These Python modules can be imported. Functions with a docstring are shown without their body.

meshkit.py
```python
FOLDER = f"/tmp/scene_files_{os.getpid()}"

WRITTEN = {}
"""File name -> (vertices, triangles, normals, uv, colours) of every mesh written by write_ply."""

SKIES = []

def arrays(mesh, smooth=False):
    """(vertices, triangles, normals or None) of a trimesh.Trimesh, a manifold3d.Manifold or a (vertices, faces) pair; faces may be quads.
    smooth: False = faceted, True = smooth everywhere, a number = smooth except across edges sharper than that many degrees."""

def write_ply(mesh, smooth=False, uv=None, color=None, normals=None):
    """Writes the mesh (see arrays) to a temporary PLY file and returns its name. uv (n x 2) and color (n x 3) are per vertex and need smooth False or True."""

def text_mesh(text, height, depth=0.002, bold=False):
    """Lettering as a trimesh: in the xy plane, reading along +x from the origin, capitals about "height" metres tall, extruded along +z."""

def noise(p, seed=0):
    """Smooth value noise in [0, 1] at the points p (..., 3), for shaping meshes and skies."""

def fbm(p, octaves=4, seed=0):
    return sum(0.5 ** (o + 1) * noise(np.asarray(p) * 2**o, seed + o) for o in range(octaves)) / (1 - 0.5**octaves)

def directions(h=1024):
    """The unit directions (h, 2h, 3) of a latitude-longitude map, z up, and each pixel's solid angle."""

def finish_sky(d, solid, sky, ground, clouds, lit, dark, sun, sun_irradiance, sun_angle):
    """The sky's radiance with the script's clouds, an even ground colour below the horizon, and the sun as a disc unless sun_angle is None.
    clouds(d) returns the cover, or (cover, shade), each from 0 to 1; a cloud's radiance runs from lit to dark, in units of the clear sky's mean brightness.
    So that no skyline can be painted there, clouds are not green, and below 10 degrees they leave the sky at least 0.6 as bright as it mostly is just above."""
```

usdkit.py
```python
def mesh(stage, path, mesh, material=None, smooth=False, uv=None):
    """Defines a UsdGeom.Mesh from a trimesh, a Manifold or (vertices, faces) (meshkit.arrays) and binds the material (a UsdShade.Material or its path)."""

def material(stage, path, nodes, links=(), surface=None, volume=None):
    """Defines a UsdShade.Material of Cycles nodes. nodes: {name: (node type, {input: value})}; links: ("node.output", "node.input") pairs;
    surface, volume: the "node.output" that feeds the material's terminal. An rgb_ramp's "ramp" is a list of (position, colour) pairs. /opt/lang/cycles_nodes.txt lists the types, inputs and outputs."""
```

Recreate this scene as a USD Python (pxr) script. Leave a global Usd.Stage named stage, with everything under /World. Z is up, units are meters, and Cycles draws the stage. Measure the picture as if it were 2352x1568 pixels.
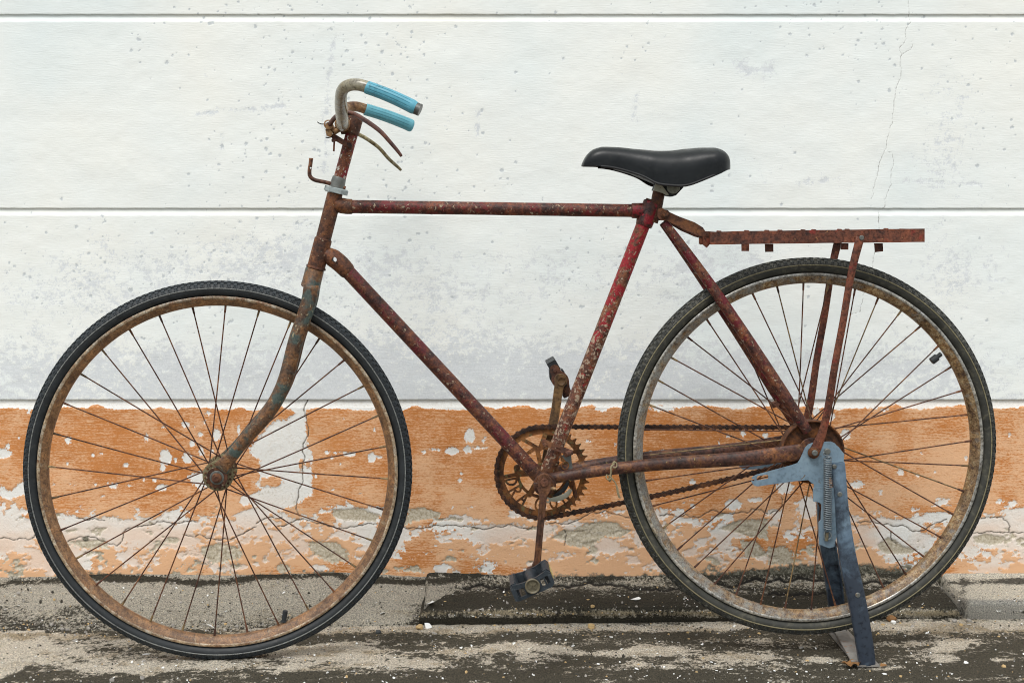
import math
import numpy as np
import trimesh
import usdkit
import meshkit
from shapely import geometry as sg, affinity as sa
from shapely.ops import unary_union
from scipy.interpolate import CubicSpline
from pxr import Usd, UsdGeom, UsdLux, UsdShade, Sdf, Gf, Vt

# ------------------------------------------------------------------ camera, sky, sun, exposure
stage = Usd.Stage.CreateInMemory()
UsdGeom.SetStageUpAxis(stage, UsdGeom.Tokens.z)
UsdGeom.SetStageMetersPerUnit(stage, 1.0)
UsdGeom.Xform.Define(stage, '/World')
UsdGeom.Scope.Define(stage, '/World/Looks')
CAM = np.array([0.0, -2.5, 0.804])
PITCH = math.radians(5.07)                       # looking slightly down
FPX, CX, CY = 3200.0, 1176.0, 784.0              # focal length and centre in units of a 2352 wide picture
cam = UsdGeom.Camera.Define(stage, '/World/camera')
cam.CreateHorizontalApertureAttr(36.0)
cam.CreateVerticalApertureAttr(36.0 * 682 / 1024)
cam.CreateFocalLengthAttr(36.0 * FPX / 2352)
cam.CreateClippingRangeAttr(Gf.Vec2f(0.05, 1000))
cam.CreateExposureAttr(0.86)
cam.AddTranslateOp().Set(Gf.Vec3d(*CAM))
cam.AddRotateXOp().Set(90 - math.degrees(PITCH))

SUN_EL, SUN_AZ = math.radians(58), math.atan2(-0.45, -1.0)     # rotation = atan2(x, y) of the direction towards the sun
sky_mat = usdkit.material(stage, '/World/Looks/sky', {
    'st': ('sky_texture', {'sky_type': 'single_scattering', 'sun_disc': False, 'sun_elevation': SUN_EL, 'sun_rotation': SUN_AZ}),
    'tc': ('texture_coordinate', {}),
    'nz': ('noise_texture', {'scale': 2.2, 'detail': 4}),
    'cl': ('rgb_ramp', {'ramp': [(0.3, (9.3, 9.6, 9.7)), (0.7, (11.2, 11.4, 11.4))]}),
    'sx': ('separate_xyz', {}),
    'el': ('map_range', {'from_min': 0.0, 'from_max': 1.0, 'to_min': 0.33, 'to_max': 1.0, 'clamp': True}),     # an overcast sky: three times as bright overhead as at the horizon
    'ov': ('mix', {'mix_type': 'multiply', 'fac': 1.0}),
    'mx': ('mix', {'fac': 0.88}),
    'bg': ('background_shader', {'strength': 0.1})},
    [('tc.generated', 'nz.vector'), ('nz.fac', 'cl.fac'), ('tc.generated', 'sx.vector'), ('sx.z', 'el.value'), ('cl.color', 'ov.color1'), ('el.result', 'ov.color2'), ('st.color', 'mx.color1'), ('ov.color', 'mx.color2'), ('mx.color', 'bg.color')], surface='bg.background')
dome = UsdLux.DomeLight.Define(stage, '/World/sky')
UsdShade.MaterialBindingAPI.Apply(dome.GetPrim()).Bind(sky_mat)
dome.GetPrim().SetCustomDataByKey('kind', 'structure')
sun = UsdLux.DistantLight.Define(stage, '/World/sun')
sun.CreateIntensityAttr(0.3)
sun.CreateAngleAttr(22.0)
sun.CreateColorAttr(Gf.Vec3f(1.0, 0.97, 0.93))
sun.CreateNormalizeAttr(True)
sun.AddRotateZOp().Set(-math.degrees(SUN_AZ))
sun.AddRotateXOp().Set(-(90 - math.degrees(SUN_EL)))

# ------------------------------------------------------------------ helpers: names and tags
used = {}
def numbered(parent, name):
    key = (parent, name)
    k = used.get(key, 0)
    used[key] = k + 1
    return f'{parent}/{name}' if k == 0 else f'{parent}/{name}_{k:03d}'

def tag(prim, label=None, category=None, group=None, kind=None):
    p = prim.GetPrim()
    for k, v in (('label', label), ('category', category), ('group', group), ('kind', kind)):
        if v:
            p.SetCustomDataByKey(k, v)
    return prim

def holder(name, parent='/World', label=None, category=None, loc=None, rotz=None, group=None):
    path = numbered(parent, name)
    x = UsdGeom.Xform.Define(stage, path)
    if loc is not None:
        x.AddTranslateOp().Set(Gf.Vec3d(*loc))
    if rotz is not None:
        x.AddRotateZOp().Set(math.degrees(rotz))
    tag(x, label, category, group)
    return path

def part(name, mesh, mat, parent='/World', smooth=40, label=None, category=None, group=None, kind=None, attrs=None):
    if isinstance(mesh, list):
        mesh = trimesh.util.concatenate(mesh)
    path = numbered(parent, name)
    m = usdkit.mesh(stage, path, mesh, M[mat], smooth=smooth)
    for k, a in (attrs or {}).items():
        UsdGeom.PrimvarsAPI(m).CreatePrimvar(k, Sdf.ValueTypeNames.FloatArray, 'vertex').Set(Vt.FloatArray.FromNumpy(np.asarray(a, np.float32)))
    tag(m, label, category, group, kind)
    return path

# ------------------------------------------------------------------ helpers: sight lines of the survey (a pixel and a plane give a point of the place)
FWD, UP, RIGHT = np.array([0, math.cos(PITCH), -math.sin(PITCH)]), np.array([0, math.sin(PITCH), math.cos(PITCH)]), np.array([1.0, 0, 0])
def ray(px, py):
    return FWD * FPX + RIGHT * (px - CX) - UP * (py - CY)
def hit(px, py, o, n):
    d = ray(px, py)
    return CAM + d * (np.dot(o - CAM, n) / np.dot(d, n))
def project(p):
    q = np.asarray(p) - CAM
    z = q @ FWD
    return CX + FPX * (q @ RIGHT) / z, CY - FPX * (q @ UP) / z

YAW = math.radians(1.5)                          # the bicycle stands a little askew to the wall
RB = np.array([[math.cos(YAW), -math.sin(YAW), 0], [math.sin(YAW), math.cos(YAW), 0], [0, 0, 1]])
def to_bike(p):
    return RB.T @ p
def P(px, py, v=0.0):                            # bicycle frame: x along it, y away from the viewer
    n = RB @ np.array([0, 1.0, 0])
    return to_bike(hit(px, py, n * v, n))
STEER = math.radians(3.5)
A0, A1 = P(814, 287), P(726.8, 611.4)
AX = (A0 - A1) / np.linalg.norm(A0 - A1)
def about(v, k, a):
    return v * math.cos(a) + np.cross(k, v) * math.sin(a) + k * np.dot(k, v) * (1 - math.cos(a))
NS = about(np.array([0, 1.0, 0]), AX, STEER)     # lateral direction of the steered front end
def S(px, py, v=0.0):
    n = RB @ NS
    return to_bike(hit(px, py, RB @ A0 + n * v, n))
NB = np.array([0, 1.0, 0])
WALL_Y = 0.38
def Wp(px, py, y=WALL_Y):
    p = hit(px, py, np.array([0, y, 0.0]), np.array([0, 1.0, 0]))
    return p[0], p[2]
def Gp(px, py, z=0.0):
    return hit(px, py, np.array([0, 0, z]), np.array([0, 0, 1.0]))

# ------------------------------------------------------------------ helpers: shapes
def unit(v):
    return np.asarray(v, float) / np.linalg.norm(v)

def tube(pts, rad, sides=16, n=None, lat=None, flat=1.0, cap=True):
    """A tapering tube along pts; n resamples it as a smooth curve; lat + flat give an oval section."""
    pts = np.asarray(pts, float)
    rad = np.broadcast_to(np.asarray(rad, float), (len(pts),)).copy()
    flat = np.broadcast_to(np.asarray(flat, float), (len(pts),)).copy()
    s = np.concatenate([[0], np.cumsum(np.linalg.norm(np.diff(pts, axis=0), axis=1))])
    if n:
        u = np.linspace(0, s[-1], n)
        pts, rad, flat = CubicSpline(s, pts)(u), np.interp(u, s, rad), np.interp(u, s, flat)
    t = np.gradient(pts, axis=0) if len(pts) > 2 else np.array([pts[1] - pts[0]] * 2)
    t /= np.linalg.norm(t, axis=1, keepdims=True)
    rings, ph = [], np.linspace(0, 2 * np.pi, sides, endpoint=False)
    a = np.cross(t[0], lat if lat is not None else ([0, 1, 0] if abs(t[0][1]) < 0.9 else [1, 0, 0]))
    for p, r, f, d in zip(pts, rad, flat, t):
        if lat is not None:
            a = np.cross(d, lat)
        a = unit(a - d * np.dot(a, d))
        b = np.cross(d, a)
        rings.append(p + r * (np.cos(ph)[:, None] * a + f * np.sin(ph)[:, None] * b))
    v = np.vstack(rings)
    i = np.arange(sides)
    j = (i + 1) % sides
    f = []
    for k in range(len(pts) - 1):
        o = k * sides
        f += [np.stack([o + i, o + j, o + sides + j], 1), np.stack([o + i, o + sides + j, o + sides + i], 1)]
    if cap:
        c0, c1 = len(v), len(v) + 1
        v = np.vstack([v, pts[0], pts[-1]])
        e = (len(pts) - 1) * sides
        f += [np.stack([np.full(sides, c0), j, i], 1), np.stack([np.full(sides, c1), e + i, e + j], 1)]
    return trimesh.Trimesh(v, np.vstack(f), process=False)

def rod(a, b, r, sides=16, bevel=0.0):
    """A straight round bar with softened ends."""
    a, b = np.asarray(a, float), np.asarray(b, float)
    if bevel:
        d = unit(b - a) * bevel
        return tube([a, a + d * 0.3, a + d, b - d, b - d * 0.3, b], [r - bevel, r - bevel * 0.3, r, r, r - bevel * 0.3, r - bevel], sides)
    return tube([a, b], r, sides)

def basis(n):
    e1 = unit(np.cross(n, [0, 0, 1.0]))
    return e1, np.cross(e1, n), np.asarray(n, float)

def lathe(profile, c, n, seg=96, closed=True):
    """profile: (radius, lateral) pairs, turned about the axis n through c."""
    e1, e2, n = basis(n)
    pr = np.asarray(profile, float)
    ph = np.linspace(0, 2 * np.pi, seg, endpoint=False)
    d = np.cos(ph)[:, None] * e1 + np.sin(ph)[:, None] * e2
    v = (c + d[:, None, :] * pr[None, :, 0:1] + n * pr[None, :, 1:2]).reshape(-1, 3)
    k, f = len(pr), []
    for s in range(seg):
        a, b = s * k, ((s + 1) % seg) * k
        for q in range(k if closed else k - 1):
            r = (q + 1) % k
            f += [[a + q, a + r, b + r], [a + q, b + r, b + q]]
    m = trimesh.Trimesh(v, np.array(f), process=False)
    if m.volume < 0:
        m.invert()
    return m

def disc(c, n, r, v0, v1, seg=32, bevel=0.001):
    return lathe([(0, v0), (r - bevel, v0), (r, v0 + bevel), (r, v1 - bevel), (r - bevel, v1), (0, v1)], c, n, seg, closed=False)

def extrude(poly, o, e1, e2, n, t0, t1):
    """A flat shape (shapely, in e1/e2 about o) between t0 and t1 along n."""
    geoms = getattr(poly, 'geoms', [poly])
    ms = []
    for g in geoms:
        if g.area <= 0:
            continue
        m = trimesh.creation.extrude_polygon(g, abs(t1 - t0), engine='earcut')
        v = np.array(m.vertices)
        m.vertices = o + v[:, :1] * e1 + v[:, 1:2] * e2 + (v[:, 2:] + min(t0, t1)) * n
        if m.volume < 0:
            m.invert()
        ms.append(m)
    return trimesh.util.concatenate(ms)

def plate(pts, v0, v1, fn=P, holes=(), soft=0.0):
    """A flat plate whose outline is surveyed at lateral position v0."""
    n = NB if fn is P else NS
    e1, e2, n = basis(n)
    o3 = np.array([0, 0, 0.0]) if fn is P else A0
    flat = lambda q: [(np.dot(fn(x, y, v0) - o3, e1), np.dot(fn(x, y, v0) - o3, e2)) for x, y in q]
    poly = sg.Polygon(flat(pts), [flat(h) for h in holes]).buffer(0)
    if soft:
        poly = poly.buffer(-soft).buffer(2 * soft).buffer(-soft)
    return extrude(poly, o3, e1, e2, n, v0, v1)

def ring_px(x, y, r, k=14):
    return [(x + r * math.cos(a), y + r * math.sin(a)) for a in np.linspace(0, 2 * math.pi, k, endpoint=False)]

def zoom(x0, y0, k):                             # reads coordinates of an enlargement of the survey picture
    return lambda pts: [(x0 + k * x, y0 + k * y) for x, y in pts]
R1, R2, R3, R4 = zoom(660.3, 143.6, .25634), zoom(631.6, 401.9, .29296), zoom(1091, 775.2, .38463), zoom(1292, 287.1, .29296)
R5, R6, R7, R8 = zoom(1492.9, 459.4, .29296), zoom(1665.2, 861.3, .21976), zoom(1780, 976.1, .3662), zoom(401.9, 861.3, .21972)
RC, HB, PD, FP = zoom(1113.9, 941.7, .1831), zoom(735, 241.2, .10254), zoom(1148.4, 1263.2, .08055), zoom(1217.3, 803.9, .15374)
def at(fn, z, x, y, v=0.0):
    return fn(*z([(x, y)])[0], v)

# ------------------------------------------------------------------ materials
M = {}
def material(name, nodes, links, surface='p.BSDF'):
    M[name] = usdkit.material(stage, '/World/Looks/' + name, nodes, links, surface=surface)

def rusty(name, mid, dark, hot, paint=None, paint_at=(0.5, 0.56), fleck=None, fleck_at=(0.62, 0.66), rough=0.62, metallic=0.0, scale=1.0, bump=0.5, paint_z=None, fleck_z=None, spec=0.3, along='z', grain=0.85):
    """Weathered metal: three rust tones, remains of paint over it and small pale chips. paint_z / fleck_z: (z0, bias0, z1, bias1)."""
    n = {'g': ('geometry', {}),
         'na': ('noise_texture', {'scale': 38 * scale, 'detail': 6, 'roughness': 0.65}),
         'nb': ('noise_texture', {'scale': 150 * scale, 'detail': 5, 'roughness': 0.6}),
         'nc': ('noise_texture', {'scale': 22 * scale, 'detail': 7, 'roughness': 0.68, 'distortion': 0.4}),
         'nd': ('noise_texture', {'scale': 95 * scale, 'detail': 4, 'roughness': 0.6, 'distortion': 0.6}),
         'ra': ('rgb_ramp', {'ramp': [(0.33, dark), (0.5, mid), (0.66, hot)]}),
         'rb': ('rgb_ramp', {'ramp': [(0.36, (0.35, 0.32, 0.3)), (0.52, (1, 1, 1)), (0.7, (1.25, 1.2, 1.1))]}),
         'm1': ('mix', {'mix_type': 'multiply', 'fac': grain}),
         'nl': ('noise_texture', {'scale': 8 * scale, 'detail': 4, 'roughness': 0.6}),
         'rl': ('rgb_ramp', {'ramp': [(0.34, (.50, .47, .46)), (0.5, (1, 1, 1)), (0.66, (1.32, 1.22, 1.08))]}),
         'ml': ('mix', {'mix_type': 'multiply', 'fac': grain}),
         'bp': ('bump', {'strength': bump, 'distance': 0.0016}),
         'rr': ('map_range', {'from_min': 0.3, 'from_max': 0.7, 'to_min': rough - 0.16, 'to_max': rough + 0.14}),
         'p': ('principled_bsdf', {'metallic': metallic, 'specular_ior_level': spec})}
    l = [('g.position', f'{x}.vector') for x in ('na', 'nb', 'nc', 'nd', 'nl')]
    l += [('na.fac', 'ra.fac'), ('nb.fac', 'rb.fac'), ('ra.color', 'm1.color1'), ('rb.color', 'm1.color2'), ('nl.fac', 'rl.fac'), ('m1.color', 'ml.color1'), ('rl.color', 'ml.color2'), ('nb.fac', 'rr.value'), ('rr.result', 'p.roughness'), ('bp.normal', 'p.normal')]
    last, high = 'ml.color', 'nb.fac'
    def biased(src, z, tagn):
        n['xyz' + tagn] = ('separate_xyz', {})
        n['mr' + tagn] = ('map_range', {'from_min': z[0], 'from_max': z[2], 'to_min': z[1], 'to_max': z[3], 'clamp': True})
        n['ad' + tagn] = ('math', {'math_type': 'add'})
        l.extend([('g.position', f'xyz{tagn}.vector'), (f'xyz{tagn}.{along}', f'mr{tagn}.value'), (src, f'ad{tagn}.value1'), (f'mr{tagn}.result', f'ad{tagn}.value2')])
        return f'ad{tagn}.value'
    if paint is not None:
        src = biased('nc.fac', paint_z, 'p') if paint_z else 'nc.fac'
        n['pm'] = ('map_range', {'from_min': paint_at[0], 'from_max': paint_at[1], 'to_min': 0, 'to_max': 1, 'clamp': True})
        n['pv'] = ('mix', {'mix_type': 'multiply', 'fac': 0.55, 'color1': paint})
        n['m2'] = ('mix', {})
        l += [(src, 'pm.value'), ('pm.result', 'm2.fac'), (last, 'm2.color1'), ('rb.color', 'pv.color2'), ('pv.color', 'm2.color2')]
        last = 'm2.color'
    if fleck is not None:
        src = biased('nd.fac', fleck_z, 'f') if fleck_z else 'nd.fac'
        n['fm'] = ('map_range', {'from_min': fleck_at[0], 'from_max': fleck_at[1], 'to_min': 0, 'to_max': 0.92, 'clamp': True})
        n['m3'] = ('mix', {'color2': fleck})
        n['hs'] = ('math', {'math_type': 'multiply_add', 'value2': 0.5})
        l += [(src, 'fm.value'), ('fm.result', 'm3.fac'), (last, 'm3.color1'), ('fm.result', 'hs.value1'), ('nb.fac', 'hs.value3')]
        last, high = 'm3.color', 'hs.value'
    l += [(last, 'p.base_color'), (high, 'bp.height')]
    material(name, n, l)

def plain(name, color, rough=0.5, metallic=0.0, var=0.35, scale=60, bump=0.15, spec=0.4, second=None, second_at=(0.58, 0.66)):
    n = {'g': ('geometry', {}),
         'na': ('noise_texture', {'scale': scale, 'detail': 6, 'roughness': 0.65}),
         'nb': ('noise_texture', {'scale': scale * 5, 'detail': 4}),
         'ra': ('rgb_ramp', {'ramp': [(0.3, tuple(c * (1 - var) for c in color)), (0.5, color), (0.72, tuple(min(1, c * (1 + var)) for c in color))]}),
         'bp': ('bump', {'strength': bump, 'distance': 0.001}),
         'rr': ('map_range', {'from_min': 0.3, 'from_max': 0.7, 'to_min': max(0.05, rough - 0.12), 'to_max': rough + 0.12}),
         'p': ('principled_bsdf', {'metallic': metallic, 'specular_ior_level': spec})}
    l = [('g.position', 'na.vector'), ('g.position', 'nb.vector'), ('na.fac', 'ra.fac'), ('nb.fac', 'bp.height'), ('bp.normal', 'p.normal'), ('na.fac', 'rr.value'), ('rr.result', 'p.roughness')]
    last = 'ra.color'
    if second is not None:
        n['nc'] = ('noise_texture', {'scale': scale * 1.7, 'detail': 7, 'roughness': 0.7, 'distortion': 0.5})
        n['sm'] = ('map_range', {'from_min': second_at[0], 'from_max': second_at[1], 'to_min': 0, 'to_max': 1, 'clamp': True})
        n['m2'] = ('mix', {'color2': second})
        l += [('g.position', 'nc.vector'), ('nc.fac', 'sm.value'), ('sm.result', 'm2.fac'), (last, 'm2.color1')]
        last = 'm2.color'
    l.append((last, 'p.base_color'))
    material(name, n, l)

MID, DARK, HOT, CREAM, RED = (.155, .058, .036), (.05, .026, .022), (.30, .11, .04), (.36, .28, .19), (.30, .022, .026)
rusty('frame_rust', (.088, .031, .022), (.022, .012, .012), (.18, .066, .03), paint=(.105, .015, .018), paint_at=(.52, .60), fleck=CREAM, fleck_at=(.625, .66), scale=1.7, bump=.8, rough=.52)
rusty('top_tube_rust', (.092, .030, .021), (.020, .011, .011), (.21, .066, .033), paint=(.13, .015, .016), paint_at=(.53, .60), fleck=CREAM, fleck_at=(.60, .65), scale=1.7, bump=.8, rough=.5)
rusty('lug_rust', (.094, .038, .021), (.028, .015, .012), (.185, .074, .026), fleck=CREAM, fleck_at=(.64, .68), scale=1.5, bump=.7)
rusty('seat_tube_paint', (.12, .048, .03), (.03, .016, .014), (.22, .08, .035), paint=(.25, .013, .019), paint_at=(.50, .55), fleck=(.36, .27, .19), fleck_at=(.535, .585), paint_z=(.48, -.10, .76, .09), fleck_z=(.58, .0, .76, -.08), scale=1.7, bump=.8, rough=.5)
rusty('seat_lug_paint', (.08, .028, .022), (.02, .011, .011), (.16, .06, .03), paint=(.2, .010, .018), paint_at=(.48, .55), scale=1.8, bump=.7, rough=.48)
rusty('stay_rust', (.10, .034, .023), (.026, .014, .013), (.2, .075, .035), paint=(.11, .011, .015), paint_at=(.52, .58), fleck=CREAM, fleck_at=(.62, .67), paint_z=(.45, -.03, .78, .05), scale=1.7, bump=.8, rough=.52)
rusty('chain_stay_rust', (.088, .038, .027), (.028, .017, .015), (.19, .082, .032), fleck=(.36, .27, .10), fleck_at=(.66, .72), scale=1.5, bump=.7, rough=.48)
rusty('fork_patina', (.115, .062, .034), (.045, .034, .027), (.19, .09, .036), paint=(.058, .078, .068), paint_at=(.49, .58), fleck=(.33, .28, .17), fleck_at=(.635, .68), scale=1.6, bump=.6, rough=.5)
rusty('stem_paint', (.14, .045, .026), (.045, .02, .016), (.22, .08, .03), paint=(.17, .015, .022), paint_at=(.52, .57), fleck=(.6, .58, .5), fleck_at=(.60, .63), scale=1.8)
rusty('deep_rust', (.10, .04, .018), (.028, .016, .011), (.21, .08, .022), rough=.75, bump=.8)
rusty('chain_rust', (.052, .024, .015), (.016, .011, .009), (.13, .052, .02), rough=.6, bump=.6, scale=2)
rusty('ring_rust', (.165, .066, .023), (.05, .026, .014), (.26, .11, .034), rough=.8, bump=.6, fleck=(.13, .115, .05), fleck_at=(.55, .66))
rusty('crank_rust', (.098, .044, .026), (.035, .02, .016), (.16, .072, .03), rough=.55)
rusty('far_crank_rust', (.145, .082, .036), (.06, .036, .022), (.2, .115, .045), rough=.65)
rusty('spoke_rust', (.095, .040, .025), (.04, .022, .017), (.18, .08, .034), rough=.65)
rusty('spoke_bright', (.19, .13, .06), (.06, .035, .02), (.28, .2, .1), rough=.5)
rusty('front_rim', (.20, .105, .048), (.105, .055, .03), (.29, .16, .075), paint=(.28, .20, .12), paint_at=(.58, .68), rough=.48, fleck=(.08, .045, .034), fleck_at=(.61, .67), spec=.5, scale=2.8)
rusty('front_lip', (.33, .25, .16), (.14, .075, .04), (.46, .42, .35), paint=(.17, .085, .04), paint_at=(.55, .62), rough=.4, spec=.6, scale=2.4)
rusty('rear_rim', (.34, .33, .30), (.20, .175, .13), (.44, .44, .42), paint=(.26, .18, .09), paint_at=(.60, .68), rough=.28, spec=.8, metallic=.5, bump=.15, scale=1.3)
rusty('rear_rim_inside', (.20, .12, .055), (.06, .033, .02), (.34, .26, .15), paint=(.21, .205, .185), paint_at=(.48, .70), rough=.34, spec=.5, scale=2.6, paint_z=(.22, .14, .80, -.06), along='x')
rusty('bar_chrome', (.25, .225, .155), (.17, .14, .08), (.31, .29, .23), paint=(.15, .055, .02), paint_at=(.62, .65), rough=.3, spec=.7, bump=.15, scale=.8)
rusty('bar_rust', (.27, .15, .07), (.13, .06, .035), (.4, .3, .18), rough=.55)
rusty('lever_rust', (.105, .042, .031), (.05, .026, .024), (.17, .074, .043), rough=.5, bump=.3)
rusty('lever_brass', (.31, .27, .15), (.16, .11, .05), (.45, .42, .3), rough=.42, bump=.3)
rusty('rack_rust', (.13, .046, .028), (.04, .02, .017), (.185, .062, .034), paint=(.2, .03, .022), paint_at=(.58, .66), fleck=(.38, .18, .07), fleck_at=(.66, .72), scale=1.5, rough=.5)
rusty('bracket_rust', (.115, .048, .03), (.04, .021, .016), (.19, .082, .036))
rusty('blue_steel', (.155, .225, .285), (.135, .198, .255), (.18, .255, .315), grain=.3, paint=(.05, .075, .10), paint_at=(.68, .80), rough=.42, spec=.5, bump=.12, scale=.8, fleck=(.12, .085, .05), fleck_at=(.67, .69))
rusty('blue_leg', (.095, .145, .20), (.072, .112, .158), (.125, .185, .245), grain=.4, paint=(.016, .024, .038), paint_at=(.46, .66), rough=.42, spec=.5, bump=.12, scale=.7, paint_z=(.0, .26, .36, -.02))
plain('stand_foot', (.19, .18, .165), .6, var=.3, second=(.2, .09, .04))
plain('zinc', (.125, .13, .12), .42, .3, .25, 120, second=(.15, .11, .07), second_at=(.56, .68))
plain('spring_steel', (.20, .225, .24), .4, .6, .3, 150, second=(.12, .1, .08))
plain('nut_white', (.27, .31, .31), .35, .0, .2, 120, second=(.22, .2, .15), second_at=(.6, .68))
plain('hub_cream', (.19, .16, .085), .5, 0, .3, 150, second=(.07, .04, .022), second_at=(.5, .6))
plain('rubber_front', (.014, .017, .019), .58, 0, .45, 45, .35, spec=.45, second=(.036, .038, .036), second_at=(.54, .72))
plain('rubber_rear', (.032, .032, .026), .6, 0, .4, 40, .35, spec=.4, second=(.095, .088, .062), second_at=(.50, .72))
plain('tread_front', (.024, .030, .034), .7, 0, .4, 60, .5, spec=.35)
plain('tread_rear', (.034, .036, .034), .72, 0, .4, 60, .5, spec=.3, second=(.15, .145, .12), second_at=(.50, .66))
plain('line_grey', (.17, .175, .165), .6, 0, .35, 200, second=(.05, .055, .055), second_at=(.52, .6))
plain('line_tan', (.19, .165, .095), .6, 0, .3, 200, second=(.06, .055, .04), second_at=(.56, .64))
plain('saddle_vinyl', (.0055, .0070, .0082), .38, 0, .3, 30, .10, spec=.26, second=(.014, .015, .015), second_at=(.52, .75))
plain('steel_end', (.10, .10, .095), .35, .6, .3, 120, second=(.03, .025, .02))
plain('washer_grey', (.23, .235, .20), .45, .2, .25, 120, second=(.12, .1, .06))
plain('saddle_base', (.008, .008, .009), .6, 0, .2, 60, .1)
plain('grip_blue', (.085, .30, .39), .42, 0, .14, 45, .18, spec=.4, second=(.05, .16, .20), second_at=(.56, .70))
plain('grip_blue_far', (.10, .31, .375), .5, 0, .14, 45, .22, spec=.4, second=(.06, .22, .26), second_at=(.64, .72))
plain('pedal_plastic', (.020, .026, .032), .5, 0, .35, 80, .2, spec=.35, second=(.06, .07, .078), second_at=(.56, .7))
plain('pedal_black', (.012, .013, .015), .55, 0, .3, 120, .4)
plain('reflector', (.36, .28, .09), .25, 0, .3, 200, .2, spec=.6)
plain('cap_tan', (.11, .095, .06), .5, 0, .35, 130, .3, second=(.2, .13, .06))
plain('guard_pale', (.36, .35, .28), .5, 0, .2, 100, .2, second=(.15, .09, .04), second_at=(.62, .68))
plain('black_rubber', (.018, .021, .023), .6, 0, .3, 100, .2)
plain('twine_fibre', (.25, .205, .12), .9, 0, .35, 400, .5)
plain('flake_white', (.78, .79, .77), .7, 0, .08, 100, .1)
plain('pebble_tan', (.46, .32, .15), .7, 0, .25, 100, .3)
plain('pebble_grey', (.3, .28, .25), .8, 0, .25, 100, .3)
plain('grit_dark', (.045, .04, .03), .85, 0, .4, 300, .3)
plain('leaf_brown', (.20, .10, .035), .8, 0, .35, 150, .3)
plain('leaf_green', (.06, .17, .05), .6, 0, .2, 150, .3)
plain('wire_dark', (.06, .065, .065), .5, .5, .3, 200, .1)

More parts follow.
